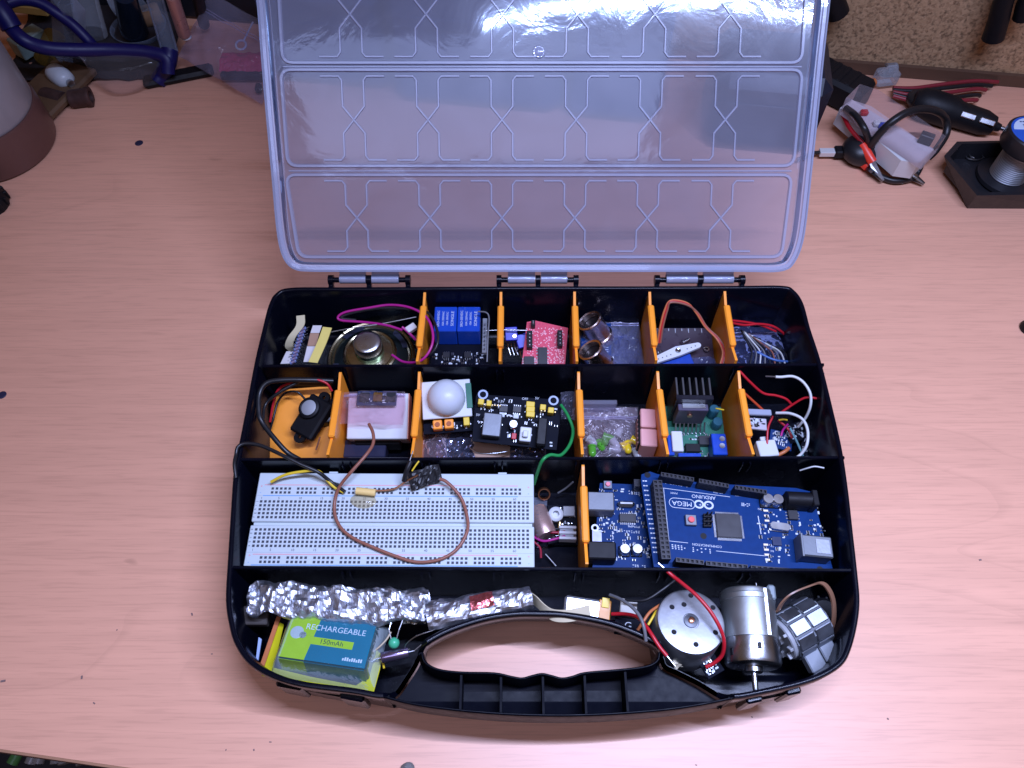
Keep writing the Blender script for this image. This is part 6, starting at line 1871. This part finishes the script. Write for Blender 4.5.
# black car plug
A, B = P(916,101,14), P(1000,128,10)
d = (B-A); L_ = d.length; d.normalize()
t = thing('car_plug','black car charger plug lying behind the solder holder','plug',Matrix.Translation(A) @ d.to_track_quat('X','Z').to_matrix().to_4x4())
mb = MB(); mb.lathe([(0,-2),(8,-2),(12,3),(13,10),(13,L_*.42),(10.5,L_*.5),(10,L_*.8),(7.5,L_*.92),(4,L_*.94),(3,L_),(0,L_)],26,axis='x'); mb.build('barrel',DARK,t,smooth=35)
for s,x in ((-1,.5),(-1,.72)):
    mb = MB(); mb.box(L_*x,-2.2,9.2,L_*(x+.17),2.2,11.6,.6); o = mb.build('spring_contact',STEEL,t); o.matrix_local = mscaled(Matrix.Rotation(R(48),4,'X'))
mb = MB(); mb.lathe([(0,L_),(2.2,L_),(2,L_+4),(0,L_+5)],12,axis='x'); mb.build('tip',STEEL,t,smooth=40)
q = P(921,102,8); mb = MB(); mb.tube([(9*math.cos(a*.5),9*math.sin(a*.5),a*.3) for a in range(11)],4,10); o = mb.build('strain_loop',W_BLK,smooth=60); o.location = q*S; tag(o,'black strain relief loop at rear of the car plug','cable')
# solder spool on its black holder
o3 = P(1000,190,0)
t = thing('solder_holder','black open tray of the solder wire holder','holder',o3)
HM = mat('holder_black',(.012,.012,.015),.4,bump=.15,bscale=200)
def rel2(x,y,z): p = P(x,y,z)-o3; return (p.x,p.y)
top_ = [rel2(*p,20) for p in ((944,156),(957,141.5),(1075,139),(1075,194),(977,195.5))]
bot_ = [rel2(*p,0) for p in ((948,170),(960,158),(1075,155),(1075,209),(967,208.5))]
def shrink(pl,k):
    c = Vector((sum(p[0] for p in pl)/len(pl),sum(p[1] for p in pl)/len(pl))); return [tuple(c+(Vector(p)-c)*k) for p in pl]
inn = shrink(top_,.90); inb = shrink(top_,.86)
mb = MB(); n = len(top_)
vs = [(x,y,0) for x,y in bot_]+[(x,y,20) for x,y in top_]+[(x,y,20) for x,y in inn]+[(x,y,5) for x,y in inb]
fs = []
for r_ in range(3):
    for i in range(n): fs.append((r_*n+i,r_*n+(i+1)%n,(r_+1)*n+(i+1)%n,(r_+1)*n+i))
fs += [tuple(reversed(range(n))),tuple(range(3*n,4*n))]
mb.add(vs,fs); mb.build('tray',HM,t)
c0 = P(1004,182,6); c0 = P(1006,178,6)
t = thing('solder_spool','spool of solder wire with a blue printed top label','spool',at(c0.x-1,c0.y,5.5,0,-3,2))
mb = MB(); mb.lathe([(0,0),(22,0),(22,3),(13,3.5)],36); mb.build('bottom_flange',HM,t,smooth=35)
mb = MB()
prof=[]
for kk in range(16):
    z = 3.5+kk*1.65; prof += [(12.7,z),(13.5,z+.5),(13.5,z+1.15)]
mb.lathe(prof,32); mb.build('wire_winding',mat('solder_wire',(.50,.52,.56),.5,1.0,nscale=80),t,smooth=30)
mb = MB(); mb.lathe([(13,30),(20,30.5),(20.6,32),(20.6,43),(19.8,44),(0,44)],40); mb.build('top_flange',HM,t,smooth=35)
mb = MB(); mb.lathe([(0,44.06),(18.6,44.06)],40,cap=False); lb = mb.build('label_disc',mat('label_blue',(.012,.10,.52),.35),t)
mb = MB(); mb.prism([(16.8*math.cos(R(a_)),16.8*math.sin(R(a_))) for a_ in range(10,171,10)],44.08,44.14); mb.build('label_pale_half',mat('label_pale',(.55,.66,.82),.4),t)
lettering('Solder',5.6,at(-1,7,44.2),t,mat('label_ink',(.015,.04,.16),.5))
mb = MB()
for kk in range(8): mb.box(-9+kk*2.1,11.4,44.16,-7.5+kk*2.1,12.6,44.22)
mb.build('small_print',mat('label_ink',(0,0,0)),t)
mb = MB(); mb.tube([(-6,-13.6,30),(2,-14.5,18),(9,-17,6),(10,-20,3.6)],.5,6); mb.build('loose_wire_end',CHROME,t,smooth=60)
q = P(974,158,6); mb = MB(); mb.tube([(8*math.cos(a*.55)*(1-.02*a),4*math.sin(a*.55),.4+a*.15) for a in range(20)],.45,6); o = mb.build('wire_curl',CHROME,smooth=60); o.location = q*S; tag(o,'curled scrap of solder wire in black tray','wire')

# --- tools hanging on the backboard
def hang(name,label,cat,pts,r,m,r1=None,group=None):
    # places on the front of the backboard
    bnn = Vector((bn.x,bn.y,0)); o_ = back0 - bnn*14
    out = []
    for x,y in pts:
        d = ray(x,y); tt = (o_-CAM).dot(bnn)/d.dot(bnn); out.append(CAM+d*tt)
    mb = MB(); mb.tube([p-out[0] for p in catmull(out,4)],r,14,r1)
    o = mb.build(name,m,smooth=50); o.location = out[0]*S; return tag(o,label,cat,group)
a = hang('hanging_tool','black tool handle hanging on the backboard above the solder','tool',[(1016,-30),(1004,0),(998,22),(993,38)],7,DARK,8.5)
hang('hanging_tool','black tool tip hanging at the far right corner of backboard','tool',[(1034,-14),(1026,4),(1022,18)],7,DARK)
hang('tool_bracket','black bracket on the backboard beside raised lid corner','bracket',[(828,-20),(833,0),(838,14)],9,DARK)
# little things on the bench
q = P(0,206,0); t = thing('knurled_stopper','black knurled knob at left edge of the bench','knob',at(q.x-6,q.y,0))
mb = MB(); mb.lathe([(0,0),(13,0),(14,3),(13,9),(9,16),(0,17)],24); mb.build('grip',DARK,t,smooth=40)
for kk in range(12):
    mb = MB(); mb.box(12,-1.2,2,15,1.2,9,.4); o = mb.build('knurl',DARK,t); o.matrix_local = mscaled(Matrix.Rotation(R(30*kk),4,'Z'))
q = P(1024,329,0); t = thing('black_screw_cap','small black cap at right edge of the bench','cap',at(q.x+3,q.y,0))
mb = MB(); mb.lathe([(0,0),(6,0),(6.5,2),(5,6),(0,7)],18); mb.build('cap_shell',DARK,t,smooth=40)
q = P(408,769,0); t = thing('grey_pebble','small grey brown lump at bottom edge of the bench','lump',at(q.x,q.y,0))
mb = MB(); mb.grid(14,9,crumpled(0,0,lambda u,v:(3.6*math.cos(6.283*u)*math.sin(3.1416*v),3.2*math.sin(6.283*u)*math.sin(3.1416*v),2.4+2.4*math.cos(3.1416*v)),3,.6,.5),True); mb.build('lump_shell',mat('lump_grey',(.16,.15,.14),.7,var=.4),t)
for (x,y,l,s) in ((139,143,'dark round mark on the bench left of lid',3.4),(2,395,'dark round mark at the left edge of bench',3)):
    q = P(x,y,0); mb = MB(); mb.lathe([(0,.35),(s*.8,.3),(s,0)],14); o = mb.build('black_disc',mat('speck_dark',(.02,.02,.05),.5)); o.location = q*S; tag(o,l,'disc')
RD = random.Random(12)
mb = MB()
for (x,y) in ((192,614),(212,654),(94,703),(82,677),(117,630),(4,681),(752,717),(888,719),(696,765),(270,742),(226,750),(254,750),(980,560)):
    q = P(x,y,0); r_ = RD.uniform(.35,.9)
    mb.T = at(q.x,q.y,0,RD.uniform(0,180)); mb.box(-r_*RD.uniform(.6,2.2),-r_*.6,0.01,r_,r_*.6,r_*.6)
o = mb.build('crumbs',mat('crumb',(.20,.13,.12),.8)); tag(o,kind='stuff')
# under the bench edge (bottom left)
mb = MB(); mb.T = at(-330,20,-120,-4); mb.box(-260,-120,-6,260,60,0); 
tag(mb.build('drawer_shelf',mat('shelf_dark',(.02,.022,.03),.6)),'dark open drawer below the bench edge','drawer')
for kk in range(6):
    q = P(12+kk*13+(kk%2)*5,764,-90); mb = MB(); mb.tube([(0,0,0),(3,30,2),(5,60,4)],3.5,10); o = mb.build('glass_tube',[mat('tube_grey',(.35,.36,.38),.25),mat('tube_green',(.10,.32,.10),.4)][1 if kk==0 else 0],smooth=50); o.location = q*S; o.rotation_euler=(0,0,R(-14+kk*9))
    tag(o,['green tube in the drawer at bottom left corner','grey tube second from the left corner in drawer','grey tube third from the left in drawer','grey tube fourth from the left in drawer','grey tube fifth from the left in drawer','grey tube nearest the bench edge end in drawer'][kk],'tube','tubes lying in the drawer')
